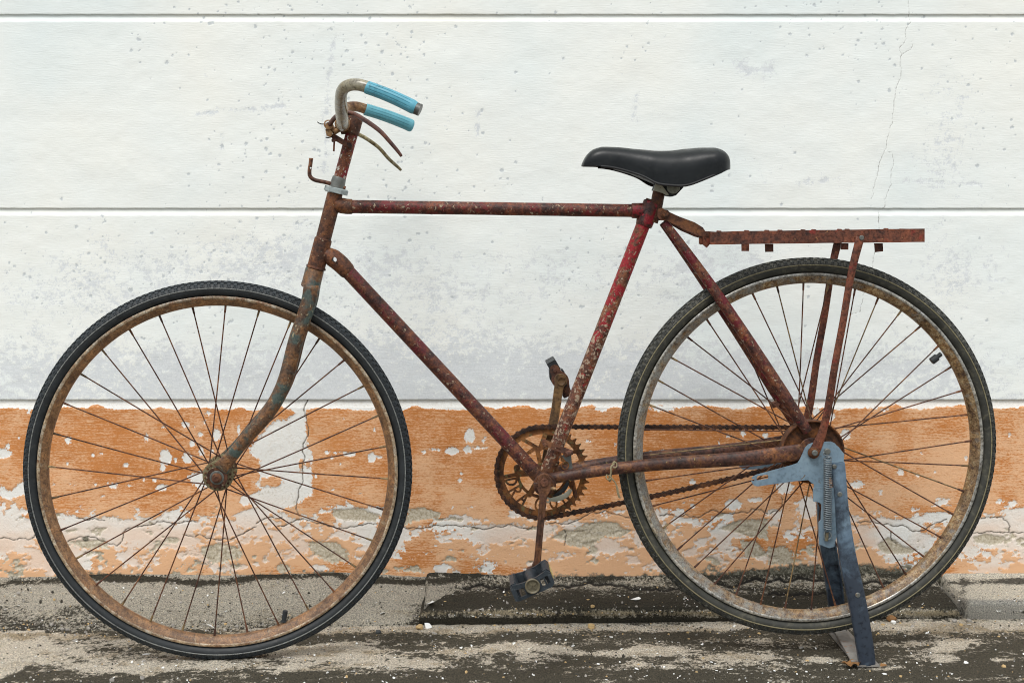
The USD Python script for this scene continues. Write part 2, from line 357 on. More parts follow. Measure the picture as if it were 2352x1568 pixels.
def wall_materials():
    # white lime paint: brush relief, worn grey spots, hairline cracks
    material('white_plaster', {
        'g': ('geometry', {}),
        'sp': ('attribute', {'attribute': 'worn'}), 'so': ('attribute', {'attribute': 'chip'}), 'sw': ('math', {'math_type': 'add'}), 'so2': ('map_range', {'from_min': 0.42, 'from_max': 0.62, 'to_min': 0, 'to_max': 0.85, 'clamp': True}), 'mso': ('mix', {'color2': (.49, .525, .54)}), 'ck': ('attribute', {'attribute': 'crack'}), 'st': ('attribute', {'attribute': 'stain'}),
        'mp': ('mapping', {'scale': (55, 55, 420)}), 'br': ('noise_texture', {'scale': 1, 'detail': 5, 'roughness': 0.6}),
        'gr': ('noise_texture', {'scale': 700, 'detail': 3}), 'lo': ('noise_texture', {'scale': 3.5, 'detail': 5}),
        'ed': ('noise_texture', {'scale': 330, 'detail': 4, 'roughness': 0.7}),
        'e1': ('math', {'math_type': 'multiply_add', 'value2': 0.8, 'value3': -0.40}),
        'e2': ('math', {'math_type': 'add'}),
        'wm': ('map_range', {'from_min': 0.44, 'from_max': 0.56, 'clamp': True}),
        'base': ('rgb_ramp', {'ramp': [(0.28, (.725, .78, .77)), (0.5, (.79, .815, .785)), (0.7, (.815, .82, .77))]}),
        'wc': ('rgb_ramp', {'ramp': [(0.35, (.57, .60, .615)), (0.6, (.68, .705, .715))]}),
        'm1': ('mix', {}),
        'c1': ('math', {'math_type': 'multiply_add', 'value2': 0.0022, 'value3': -0.0011}), 'c2': ('math', {'math_type': 'add'}),
        'cm': ('map_range', {'from_min': 0.0002, 'from_max': 0.0011, 'to_min': 0.75, 'to_max': 0, 'clamp': True}),
        'm2': ('mix', {'color2': (.22, .21, .19)}),
        'sm': ('mix', {'color2': (.52, .46, .33)}), 'sf': ('math', {'math_type': 'multiply', 'use_clamp': True}),
        'h1': ('math', {'math_type': 'multiply_add', 'value2': -0.22}), 'h2': ('math', {'math_type': 'multiply_add', 'value2': 0.30}),
        'bp': ('bump', {'strength': 0.25, 'distance': 0.0016}),
        'p': ('principled_bsdf', {'roughness': 0.72, 'specular_ior_level': 0.25})},
        [('g.position', 'mp.vector'), ('mp.vector', 'br.vector'), ('g.position', 'gr.vector'), ('g.position', 'lo.vector'), ('g.position', 'ed.vector'),
         ('ed.fac', 'e1.value1'), ('e1.value', 'e2.value1'), ('sp.fac', 'e2.value2'), ('e1.value', 'sw.value1'), ('so.fac', 'sw.value2'), ('sw.value', 'so2.value'), ('m1.color', 'mso.color1'), ('so2.result', 'mso.fac'), ('e2.value', 'wm.value'),
         ('lo.fac', 'base.fac'), ('ed.fac', 'wc.fac'), ('base.color', 'm1.color1'), ('wc.color', 'm1.color2'), ('wm.result', 'm1.fac'),
         ('ed.fac', 'c1.value1'), ('c1.value', 'c2.value1'), ('ck.fac', 'c2.value2'), ('c2.value', 'cm.value'), ('cm.result', 'm2.fac'), ('sm.color', 'm2.color1'),
         ('mso.color', 'sm.color1'), ('st.fac', 'sf.value1'), ('ed.fac', 'sf.value2'), ('sf.value', 'sm.fac'),
         ('wm.result', 'h1.value1'), ('br.fac', 'h1.value3'), ('gr.fac', 'h2.value1'), ('h1.value', 'h2.value3'), ('h2.value', 'bp.height'),
         ('bp.normal', 'p.normal'), ('m2.color', 'p.base_color')])
    # orange lime wash peeling off white paint peeling off sand plaster, dark growth at the foot
    material('orange_plaster', {
        'g': ('geometry', {}),
        'ab': ('attribute', {'attribute': 'bare'}), 'as': ('attribute', {'attribute': 'sand'}), 'aw': ('attribute', {'attribute': 'wash'}), 'ag': ('attribute', {'attribute': 'grime'}), 'ck': ('attribute', {'attribute': 'crack'}),
        'ed': ('noise_texture', {'scale': 170, 'detail': 6, 'roughness': 0.68, 'distortion': 0.3}),
        'mp': ('mapping', {'scale': (24, 24, 420)}), 'br': ('noise_texture', {'scale': 1, 'detail': 6, 'roughness': 0.7}),
        'mq': ('mapping', {'scale': (150, 150, 520)}), 'b2': ('noise_texture', {'scale': 1, 'detail': 4, 'roughness': 0.65}),
        'gr': ('noise_texture', {'scale': 900, 'detail': 3}), 'lo': ('noise_texture', {'scale': 9, 'detail': 5}),
        'en': ('math', {'math_type': 'multiply_add', 'value2': 0.75, 'value3': -0.375}),
        'bb': ('math', {'math_type': 'add'}), 'bm': ('map_range', {'from_min': 0.48, 'from_max': 0.52, 'clamp': True}),
        'sb': ('math', {'math_type': 'add'}), 'sm': ('map_range', {'from_min': 0.48, 'from_max': 0.53, 'clamp': True}),
        'gb': ('math', {'math_type': 'multiply_add', 'value2': 1.3}), 'gm': ('map_range', {'from_min': 0.40, 'from_max': 0.62, 'clamp': True}),
        'oc': ('rgb_ramp', {'ramp': [(0.3, (.49, .185, .052)), (0.5, (.54, .21, .062)), (0.72, (.59, .25, .085))]}),
        'f1': ('math', {'math_type': 'add'}), 'f2': ('math', {'math_type': 'multiply_add', 'value2': 0.55}), 'lo2': ('noise_texture', {'scale': 14, 'detail': 4}), 'f3': ('math', {'math_type': 'multiply_add', 'value2': 0.65, 'value3': -0.325}), 'f4': ('math', {'math_type': 'add'}),
        'fm': ('map_range', {'from_min': 0.95, 'from_max': 1.13, 'clamp': True}),
        'o2': ('mix', {'color2': (.72, .43, .245)}),
        'wv': ('rgb_ramp', {'ramp': [(0.3, (.70, .665, .60)), (0.5, (.78, .775, .74))]}),
        'wf': ('math', {'math_type': 'multiply', 'value2': 0.75, 'use_clamp': True}), 'w2': ('mix', {'color2': (.72, .47, .31)}),
        'sc': ('rgb_ramp', {'ramp': [(0.34, (.32, .265, .185)), (0.50, (.50, .44, .33)), (0.66, (.66, .61, .51))]}),
        'm1': ('mix', {}), 'm2': ('mix', {}),
        'c1': ('math', {'math_type': 'multiply_add', 'value2': 0.003, 'value3': -0.0015}), 'c2': ('math', {'math_type': 'add'}),
        'cm': ('map_range', {'from_min': 0.0005, 'from_max': 0.0020, 'to_min': 0.9, 'to_max': 0, 'clamp': True}),
        'm3': ('mix', {'color2': (.10, .085, .065)}),
        'gc': ('rgb_ramp', {'ramp': [(0.36, (.042, .040, .030)), (0.5, (.10, .094, .070)), (0.64, (.26, .245, .19))]}),
        'm4': ('mix', {}),
        'h1': ('math', {'math_type': 'multiply_add', 'value2': -0.55}), 'h2': ('math', {'math_type': 'multiply_add', 'value2': -0.8}), 'h3': ('math', {'math_type': 'multiply_add', 'value2': 0.5}),
        'bp': ('bump', {'strength': 0.5, 'distance': 0.0030}),
        'p': ('principled_bsdf', {'roughness': 0.8, 'specular_ior_level': 0.2})},
        [('g.position', 'ed.vector'), ('g.position', 'mp.vector'), ('mp.vector', 'br.vector'), ('g.position', 'mq.vector'), ('mq.vector', 'b2.vector'), ('g.position', 'gr.vector'), ('g.position', 'lo.vector'),
         ('ed.fac', 'en.value1'), ('en.value', 'bb.value1'), ('ab.fac', 'bb.value2'), ('bb.value', 'bm.value'),
         ('en.value', 'sb.value1'), ('as.fac', 'sb.value2'), ('sb.value', 'sm.value'),
         ('en.value', 'gb.value1'), ('ag.fac', 'gb.value3'), ('gb.value', 'gm.value'),
         ('lo.fac', 'oc.fac'), ('br.fac', 'f1.value1'), ('b2.fac', 'f1.value2'), ('aw.fac', 'f2.value1'), ('f1.value', 'f2.value3'), ('g.position', 'lo2.vector'), ('lo2.fac', 'f3.value1'), ('f3.value', 'f4.value1'), ('f2.value', 'f4.value2'), ('f4.value', 'fm.value'),
         ('oc.color', 'o2.color1'), ('fm.result', 'o2.fac'),
         ('ed.fac', 'wv.fac'), ('wv.color', 'w2.color1'), ('aw.fac', 'wf.value1'), ('wf.value', 'w2.fac'),
         ('ed.fac', 'sc.fac'),
         ('o2.color', 'm1.color1'), ('w2.color', 'm1.color2'), ('bm.result', 'm1.fac'), ('m1.color', 'm2.color1'), ('sc.color', 'm2.color2'), ('sm.result', 'm2.fac'),
         ('ed.fac', 'c1.value1'), ('c1.value', 'c2.value1'), ('ck.fac', 'c2.value2'), ('c2.value', 'cm.value'), ('cm.result', 'm3.fac'), ('m2.color', 'm3.color1'),
         ('ed.fac', 'gc.fac'), ('m3.color', 'm4.color1'), ('gc.color', 'm4.color2'), ('gm.result', 'm4.fac'),
         ('bm.result', 'h1.value1'), ('ed.fac', 'h1.value3'), ('sm.result', 'h2.value1'), ('h1.value', 'h2.value3'), ('gr.fac', 'h3.value1'), ('h2.value', 'h3.value3'), ('h3.value', 'bp.height'),
         ('bp.normal', 'p.normal'), ('m4.color', 'p.base_color')])
    # old concrete: pale worn cement, tan sand, near-black growth
    for name, pale, tan, dark, mot in (('ground_concrete', (.44, .40, .335), (.24, .19, .12), (.055, .049, .036), 1.0), ('ledge_concrete', (.31, .29, .245), (.19, .155, .095), (.034, .031, .023), 1.1), ('block_concrete', (.46, .43, .365), (.25, .245, .225), (.07, .066, .055), .9)):
        material(name, {
            'g': ('geometry', {}), 'ad': ('attribute', {'attribute': 'moss'}), 'at': ('attribute', {'attribute': 'tan'}), 'ck': ('attribute', {'attribute': 'crack'}),
            'mp': ('mapping', {'scale': (170, 130, 170)}), 'ed': ('noise_texture', {'scale': 1, 'detail': 7, 'roughness': 0.74}),
            'mf': ('mapping', {'scale': (430, 230, 430)}), 'fi': ('noise_texture', {'scale': 1, 'detail': 4, 'roughness': 0.75}), 'gr': ('noise_texture', {'scale': 1100, 'detail': 2}),
            'en': ('math', {'math_type': 'multiply_add', 'value2': mot, 'value3': -mot / 2}), 'bb': ('math', {'math_type': 'add'}), 'bm': ('map_range', {'from_min': 0.44, 'from_max': 0.56, 'clamp': True}),
            'tn': ('math', {'math_type': 'add'}), 'tm': ('map_range', {'from_min': 0.42, 'from_max': 0.72, 'to_max': 0.85, 'clamp': True}),
            'm1': ('mix', {'color1': pale, 'color2': tan}), 'm2': ('mix', {'color2': dark}), 'm3': ('mix', {'color2': (.012, .011, .009)}),
            'gv': ('rgb_ramp', {'ramp': [(0.36, (.22, .22, .21)), (0.46, (.9, .9, .9)), (0.56, (1.25, 1.23, 1.18)), (0.68, (2.3, 2.2, 1.95))]}), 'mv': ('mix', {'mix_type': 'multiply', 'fac': 0.9}),
            'cm': ('map_range', {'from_min': 0.0012, 'from_max': 0.0045, 'to_min': 0.95, 'to_max': 0, 'clamp': True}),
            'h1': ('math', {'math_type': 'multiply_add', 'value2': 0.7}), 'bp': ('bump', {'strength': 0.9, 'distance': 0.005}),
            'p': ('principled_bsdf', {'roughness': 0.88, 'specular_ior_level': 0.2})},
            [('g.position', 'mp.vector'), ('mp.vector', 'ed.vector'), ('g.position', 'mf.vector'), ('mf.vector', 'fi.vector'), ('g.position', 'gr.vector'),
             ('ed.fac', 'en.value1'), ('en.value', 'bb.value1'), ('ad.fac', 'bb.value2'), ('bb.value', 'bm.value'),
             ('en.value', 'tn.value1'), ('at.fac', 'tn.value2'), ('tn.value', 'tm.value'), ('tm.result', 'm1.fac'),
             ('m1.color', 'm2.color1'), ('bm.result', 'm2.fac'), ('fi.fac', 'gv.fac'), ('m2.color', 'mv.color1'), ('gv.color', 'mv.color2'),
             ('ck.fac', 'cm.value'), ('mv.color', 'm3.color1'), ('cm.result', 'm3.fac'),
             ('fi.fac', 'h1.value1'), ('ed.fac', 'h1.value3'), ('h1.value', 'bp.height'), ('bp.normal', 'p.normal'), ('m3.color', 'p.base_color')])
wall_materials()

# ------------------------------------------------------------------ the wall, the ledge at its foot and the ground
rng = np.random.default_rng(11)
def axis(lo, hi, step, outer, far):
    a = np.arange(lo, hi + step / 2, step)
    n = max(3, int((far - hi) / outer))
    g = np.linspace(0, 1, n + 1)[1:] ** 1.6
    return np.concatenate([lo - g[::-1] * (far - hi), a, hi + g * (far - hi)])

def grid_mesh(xs, k, vfun):
    """k rows by len(xs) columns of points."""
    v = vfun().reshape(-1, 3)
    n = len(xs)
    r, c = np.meshgrid(np.arange(k - 1), np.arange(n - 1), indexing='ij')
    a = (r * n + c).ravel()
    f = np.vstack([np.stack([a, a + 1, a + n + 1], 1), np.stack([a, a + n + 1, a + n], 1)])
    return trimesh.Trimesh(v, f, process=False)

def jag(pts, amp, depth=3):
    pts = [np.array(p, float) for p in pts]
    for _ in range(depth):
        out = [pts[0]]
        for a, b in zip(pts, pts[1:]):
            d = b - a
            out += [(a + b) / 2 + np.array([-d[1], d[0]]) * rng.uniform(-amp, amp), b]
        pts = out
    return np.array(pts)

def line_distance(X, Z, lines, reach=0.02, far=0.05):
    """Distance (m) from the grid's points to the nearest of some polylines."""
    d = np.full(X.shape, far)
    for L in lines:
        for a, b in zip(L, L[1:]):
            lo, hi = np.minimum(a, b) - reach, np.maximum(a, b) + reach
            w = (X >= lo[0]) & (X <= hi[0]) & (Z >= lo[1]) & (Z <= hi[1])
            if not w.any():
                continue
            x, z, ab = X[w] - a[0], Z[w] - a[1], b - a
            t = np.clip((x * ab[0] + z * ab[1]) / max(ab @ ab, 1e-12), 0, 1)
            d[w] = np.minimum(d[w], np.hypot(x - t * ab[0], z - t * ab[1]))
    return d

def inside(X, Z, poly, reach=0.03):
    """Signed distance to a polygon, positive inside, -reach beyond its neighbourhood."""
    poly = np.asarray(poly)
    out = np.full(X.shape, -reach)
    lo, hi = poly.min(0) - reach, poly.max(0) + reach
    w = (X >= lo[0]) & (X <= hi[0]) & (Z >= lo[1]) & (Z <= hi[1])
    if not w.any():
        return out
    x, z = X[w], Z[w]
    odd, d = np.zeros(x.shape, bool), np.full(x.shape, reach)
    for a, b in zip(poly, np.roll(poly, -1, 0)):
        c = (a[1] > z) != (b[1] > z)
        odd ^= c & (x < (b[0] - a[0]) * (z - a[1]) / (b[1] - a[1] + 1e-12) + a[0])
        ab = b - a
        t = np.clip(((x - a[0]) * ab[0] + (z - a[1]) * ab[1]) / max(ab @ ab, 1e-12), 0, 1)
        d = np.minimum(d, np.hypot(x - a[0] - t * ab[0], z - a[1] - t * ab[1]))
    out[w] = np.where(odd, d, -d)
    return out

def ellipse_field(X, Z, cx, cz, rx, rz, reach=0.03):
    out = np.full(X.shape, -reach)
    w = (np.abs(X - cx) < rx + reach) & (np.abs(Z - cz) < rz + reach)
    q = np.hypot((X[w] - cx) / rx, (Z[w] - cz) / rz)
    out[w] = (1 - q) * min(rx, rz)
    return out

def fb(X, Z, sx, sz, seed, octaves=4):
    return meshkit.fbm(np.stack([X * sx, Z * sz, np.full(X.shape, seed * 3.7)], -1), octaves, seed)

def wall_line(z, pts):
    return np.array([Wp(x, y) for x, y in z(pts)])

ZA, ZB, ZC, ZD = zoom(0, 861.3, .25), zoom(0, 1177.1, .25), zoom(588, 890, .25), zoom(588, 1177.1, .25)
ZE, ZF, ZG, ZH = zoom(1176, 890, .25), zoom(1176, 1177.1, .25), zoom(1764, 890, .25), zoom(1764, 1177.1, .25)
T1, T2, T3, L4, M5, RR = zoom(0, 0, .3418), zoom(775.2, 0, .3418), zoom(1550.4, 0, .3408), zoom(0, 447.9, .3186), zoom(689.1, 459.4, .3418), zoom(1894.9, 447.9, .3368)

white_cracks = [
    (T3, [(1588, -40), (1575, 60), (1580, 130), (1590, 150), (1560, 190), (1555, 270), (1510, 325), (1530, 365), (1515, 440), (1525, 480), (1520, 530), (1490, 600), (1475, 680), (1470, 760), (1465, 830), (1445, 870), (1430, 940), (1415, 1010), (1370, 1120), (1360, 1190), (1335, 1300), (1320, 1340)]),
    (T3, [(1430, 1020), (1465, 1030), (1465, 1130), (1452, 1200), (1460, 1240), (1435, 1290), (1415, 1340), (1418, 1390), (1375, 1420), (1370, 1500)]),
    (T3, [(1530, 365), (1580, 340), (1600, 300)]),
    (RR, [(370, 135), (363, 170), (366, 215), (345, 380), (330, 440), (325, 500), (258, 680), (245, 750), (240, 795), (170, 820), (155, 900), (140, 940), (110, 990), (105, 1040), (115, 1080), (100, 1140)]),
    (T1, [(1690, 460), (1950, 464), (2352, 468)]), (T2, [(1370, 478), (1700, 482), (1850, 478), (2352, 463)]), (T3, [(0, 466), (350, 464), (800, 467)]),
    (T3, [(1470, 1200), (1700, 1215), (2060, 1235)]), (T2, [(80, 1185), (300, 1170), (500, 1158), (850, 1185), (1100, 1200), (1400, 1185), (1700, 1165)]),
    (T1, [(380, 1315), (560, 1285), (820, 1298), (900, 1305), (1040, 1270), (1200, 1220), (1340, 1205)]),
    (L4, [(2230, 970), (2225, 1100), (2215, 1230), (2205, 1400), (2200, 1568)]), (RR, [(815, 200), (850, 205), (880, 215), (905, 220)])]
dado_cracks = [
    (ZA, [(0, 1500), (120, 1515), (200, 1498), (260, 1510), (310, 1490), (330, 1450)]), (ZB, [(620, 270), (700, 235), (770, 225), (850, 225), (930, 260), (1000, 285), (1075, 305), (1110, 270), (1130, 180), (1190, 140), (1270, 125), (1340, 115), (1390, 110), (1440, 80), (1500, 75), (1550, 90), (1600, 105), (1660, 95), (1720, 80), (1800, 85)]),
    (ZB, [(700, 50), (800, 70), (830, 60), (870, 50), (960, 70)]), (ZB, [(1680, 200), (1760, 215), (1830, 200), (1900, 235), (1960, 240), (2060, 235), (2150, 230), (2200, 205), (2260, 175), (2352, 130)]),
    (ZD, [(0, 100), (40, 70), (130, 40), (240, 40)]), (ZD, [(190, 120), (240, 125), (300, 100), (370, 65), (420, 60), (500, 75), (560, 100), (640, 110), (720, 130), (800, 145), (860, 130), (930, 125), (990, 110), (1030, 95), (1110, 105)]),
    (ZD, [(1350, 135), (1450, 135), (1560, 135), (1640, 115), (1720, 125), (1800, 115), (1880, 130), (1960, 130), (2020, 145), (2110, 150), (2200, 125), (2290, 125), (2352, 110)]),
    (ZE, [(0, 1270), (80, 1290), (140, 1300), (190, 1270)]), (ZE, [(340, 1250), (460, 1255), (560, 1235), (640, 1200), (680, 1175), (760, 1150), (850, 1130), (900, 1150), (980, 1165), (1080, 1195)]),
    (ZE, [(1360, 1175), (1480, 1170), (1530, 1190), (1600, 1160), (1660, 1185), (1720, 1190), (1780, 1150), (1880, 1130), (1960, 1150), (2080, 1150), (2160, 1150), (2200, 1110), (2280, 1120), (2350, 1160)]),
    (ZG, [(820, 1240), (920, 1230), (1000, 1245), (1110, 1250), (1200, 1270), (1290, 1290), (1340, 1320), (1420, 1310), (1470, 1280), (1640, 1210)]), (ZG, [(1890, 1335), (1990, 1330), (2100, 1330), (2230, 1335), (2352, 1330)]), (ZG, [(1960, 1200), (2050, 1195), (2150, 1185), (2200, 1230), (2225, 1270), (2220, 1330)]),
    (ZG, [(1130, 1320), (1140, 1400), (1180, 1430)]), (ZC, [(460, 0), (455, 150), (465, 300), (455, 480), (450, 640), (430, 760), (415, 900), (400, 1180)]), (ZG, [(120, 1000), (130, 1090), (20, 1160)]), (ZF, [(480, 160), (490, 230), (480, 300)])]
CR_W = [jag([Wp(x, y) for x, y in z(p)], .12) for z, p in white_cracks]
CR_D = [jag([Wp(x, y) for x, y in z(p)], .16) for z, p in dado_cracks]

WX = axis(-1.14, 1.14, .0022, .04, 5.0)
def wall_relief(X, Z):
    return (fb(X, Z, 2.2, 2.2, 5, 3) - .5) * .006 + (fb(X, Z, 16, 24, 6, 3) - .5) * .0022

def white_fields(X, Z):
    px, py = project(np.stack([X, np.full(X.shape, WALL_Y), Z], -1))
    # how worn the paint is, by area
    def bump(cx, cy, rx, ry):
        return np.exp(-((px - cx) / rx) ** 2 - ((py - cy) / ry) ** 2)
    bias = -.27 + .0 * px
    bias += .20 * bump(400, 620, 330, 95) + .17 * bump(150, 690, 200, 90) + .16 * bump(640, 590, 120, 90) + .19 * bump(1000, 700, 270, 120) + .13 * bump(850, 590, 180, 60) + .12 * bump(1300, 620, 160, 90) + .19 * bump(1560, 640, 180, 110)
    bias += .17 * bump(2190, 260, 75, 130) + .13 * bump(2170, 400, 90, 60) + .20 * bump(2200, 640, 130, 110) + .14 * bump(1700, 600, 120, 60) + .12 * bump(1930, 420, 60, 40) + .10 * bump(1740, 390, 120, 60) + .09 * bump(500, 430, 60, 40) + .08 * bump(2010, 700, 130, 120)
    bias += .38 * np.clip((py - 740) / 100, 0, 1) * np.exp(-((px - 1050) / 1500) ** 4)
    n = fb(X, Z, 85, 105, 21, 4) * .5 + fb(X, Z, 230, 260, 22, 3) * .36 + fb(X, Z, 14, 10, 23, 3) * .14
    worn = .5 + (n - .5) * 1.15 + bias
    chip = np.zeros(X.shape)
    # single round chips, in loose clusters
    k = 7000
    cx, cz = rng.uniform(-1.13, 1.13, k), rng.uniform(.42, 1.42, k)
    dens = fb(cx, cz, 4.2, 4.2, 31, 3)
    qx, qy = project(np.stack([cx, np.full(k, WALL_Y), cz], -1))
    dens = dens + .12 * np.exp(-((qx - 2190) / 110) ** 2 - ((qy - 300) / 170) ** 2) + .08 * np.exp(-((qx - 620) / 120) ** 2) - .10 * (qx < 300)
    keep = (rng.uniform(.40, .82, k) < dens) & (qy < 780)
    for x, z, r in zip(cx[keep], cz[keep], np.minimum(rng.gamma(2.0, .00055, keep.sum()) + .0007, .0036)):
        i0, i1 = np.searchsorted(WX, [x - r * 2.2, x + r * 2.2])
        j = np.nonzero(np.abs(Z[:, 0] - z) < r * 2.2)[0]
        if len(j) and i1 > i0:
            b = np.s_[j[0]:j[-1] + 1, i0:i1]
            chip[b] = np.maximum(chip[b], .5 + .34 * np.clip(1.1 - np.hypot(X[b] - x, (Z[b] - z) * rng.uniform(.9, 1.3)) / r, -1, .8))
    # smears along old brush marks and one drip line
    for z, p, w in ((T1, [(2270, 200), (2225, 360), (2215, 480), (2205, 620), (2190, 800), (2190, 1000), (2175, 1140)], .006), (T1, [(1490, 900), (1490, 1000)], .005), (T2, [(945, 730), (940, 900)], .005), (T2, [(2010, 640), (2005, 780)], .006), (T1, [(1330, 770), (1500, 745), (1700, 735), (1900, 705)], .004), (T3, [(440, 440), (560, 500), (640, 470)], .012), (T3, [(830, 1235), (1020, 1210)], .005), (T3, [(1550, 1215), (2060, 1240)], .005)):
        d = line_distance(X, Z, [np.array([Wp(a, b) for a, b in z(p)])], .03)
        worn = np.maximum(worn, .5 + .10 * np.clip(1 - d / w, -3, 1) - .08 + (n - .5) * 1.1)
    crack = np.minimum(line_distance(X, Z, CR_W[:4]), line_distance(X, Z, CR_W[4:]) + .00085 + .0016 * np.clip(fb(X, Z, 60, 60, 44, 2) * 2 - .9, 0, 1))
    stain = .75 * np.exp(-((py - 926) / 9) ** 2) * np.clip(fb(X, Z, 9, 30, 41, 3) * 2 - .85, 0, 1) + .4 * np.exp(-((py - 40) / 12) ** 2) * np.exp(-((px - 1070) / 130) ** 2) + .35 * np.exp(-((py - 485) / 9) ** 2) * np.clip(fb(X, Z, 9, 30, 42, 3) * 2 - .95, 0, 1)
    chip = np.where(chip > .01, chip + (fb(X, Z, 330, 330, 24, 2) - .5) * .55, 0)
    return dict(worn=np.clip(worn, 0, 1.2), chip=chip, crack=crack, stain=stain)

# heights of the grooves between the courses (u of the survey picture -> height on the wall)
def wz(py):
    return Wp(1176, py)[1]
GROOVES = [(33.5, 48.5), (478.5, 493.5), (917.5, 934.5)]
house = holder('house_wall', label='white lime-washed house wall in broad courses with an orange peeling base', category='wall')
def course(z_low, z_high, top_groove, attrs_of, name, mat, label, step=.0023, far=False):
    """One course: its underside returns into the groove below, its top slopes back into the groove above."""
    rows = [(z_low, .0050), (z_low, .0025), (z_low + .0003, .0008), (z_low + .0009, .0002), (z_low + .002, 0)]
    body = np.arange(z_low + .004, z_high - .004, step) if not far else np.concatenate([np.arange(z_low + .004, z_low + .05, step), np.linspace(z_low + .06, z_high - .004, 40)])
    rows += [(z, 0.0) for z in body]
    if top_groove is not None:
        h = top_groove
        rows += [(z_high - .002, 0), (z_high - .0008, .0003), (z_high + .0003, .0010), (z_high + h * .22, .0020), (z_high + h * .5, .0033), (z_high + h * .75, .0040), (z_high + h + .001, .0044)]
    else:
        rows += [(z_high, 0), (z_high, .2)]
    zz, off = np.array([r[0] for r in rows]), np.array([r[1] for r in rows])
    X, Z = np.meshgrid(WX, zz)
    edge = (fb(X, Z * 0, 40, 1, 8, 4) - .5) * .0022
    near_edge = np.exp(-np.minimum(np.abs(Z - z_low), np.abs(Z - z_high)) / .004)
    Y = WALL_Y + off[:, None] + wall_relief(X, Z * 1.0)
    at_ = attrs_of(X, Z)
    if 'worn' in at_:
        Y = Y + .00015 * np.clip((at_['worn'] - .46) / .1, 0, 1) + .0005 * np.clip((at_['chip'] - .46) / .2, 0, 1)
    if 'bare' in at_:
        Y = Y + .0010 * np.clip((at_['bare'] - .47) / .07, 0, 1) + .0028 * np.clip((at_['sand'] - .47) / .08, 0, 1) * .6
    Y = Y + (.0015 if 'bare' in at_ else .0004) * np.clip(1 - at_['crack'] / .0018, 0, 1)
    mesh = grid_mesh(WX, len(zz), lambda: np.stack([X, Y, Z + edge * near_edge], -1))
    part(name, mesh, mat, house, smooth=True, label=label, attrs={k: v.ravel() for k, v in at_.items()})

g0, g1, g2 = [(wz(a), wz(b)) for a, b in GROOVES]           # (upper lip, lower lip)
course(g0[0], 3.3, None, white_fields, 'course', 'white_plaster', 'topmost white course above the first groove', far=True)
course(g1[0], g0[1], g0[0] - g0[1], white_fields, 'course', 'white_plaster', 'white course with scattered grey chips behind saddle and handlebar')
course(g2[0], g1[1], g1[0] - g1[1], white_fields, 'course', 'white_plaster', 'worn white course behind the frame, greyer towards its foot')

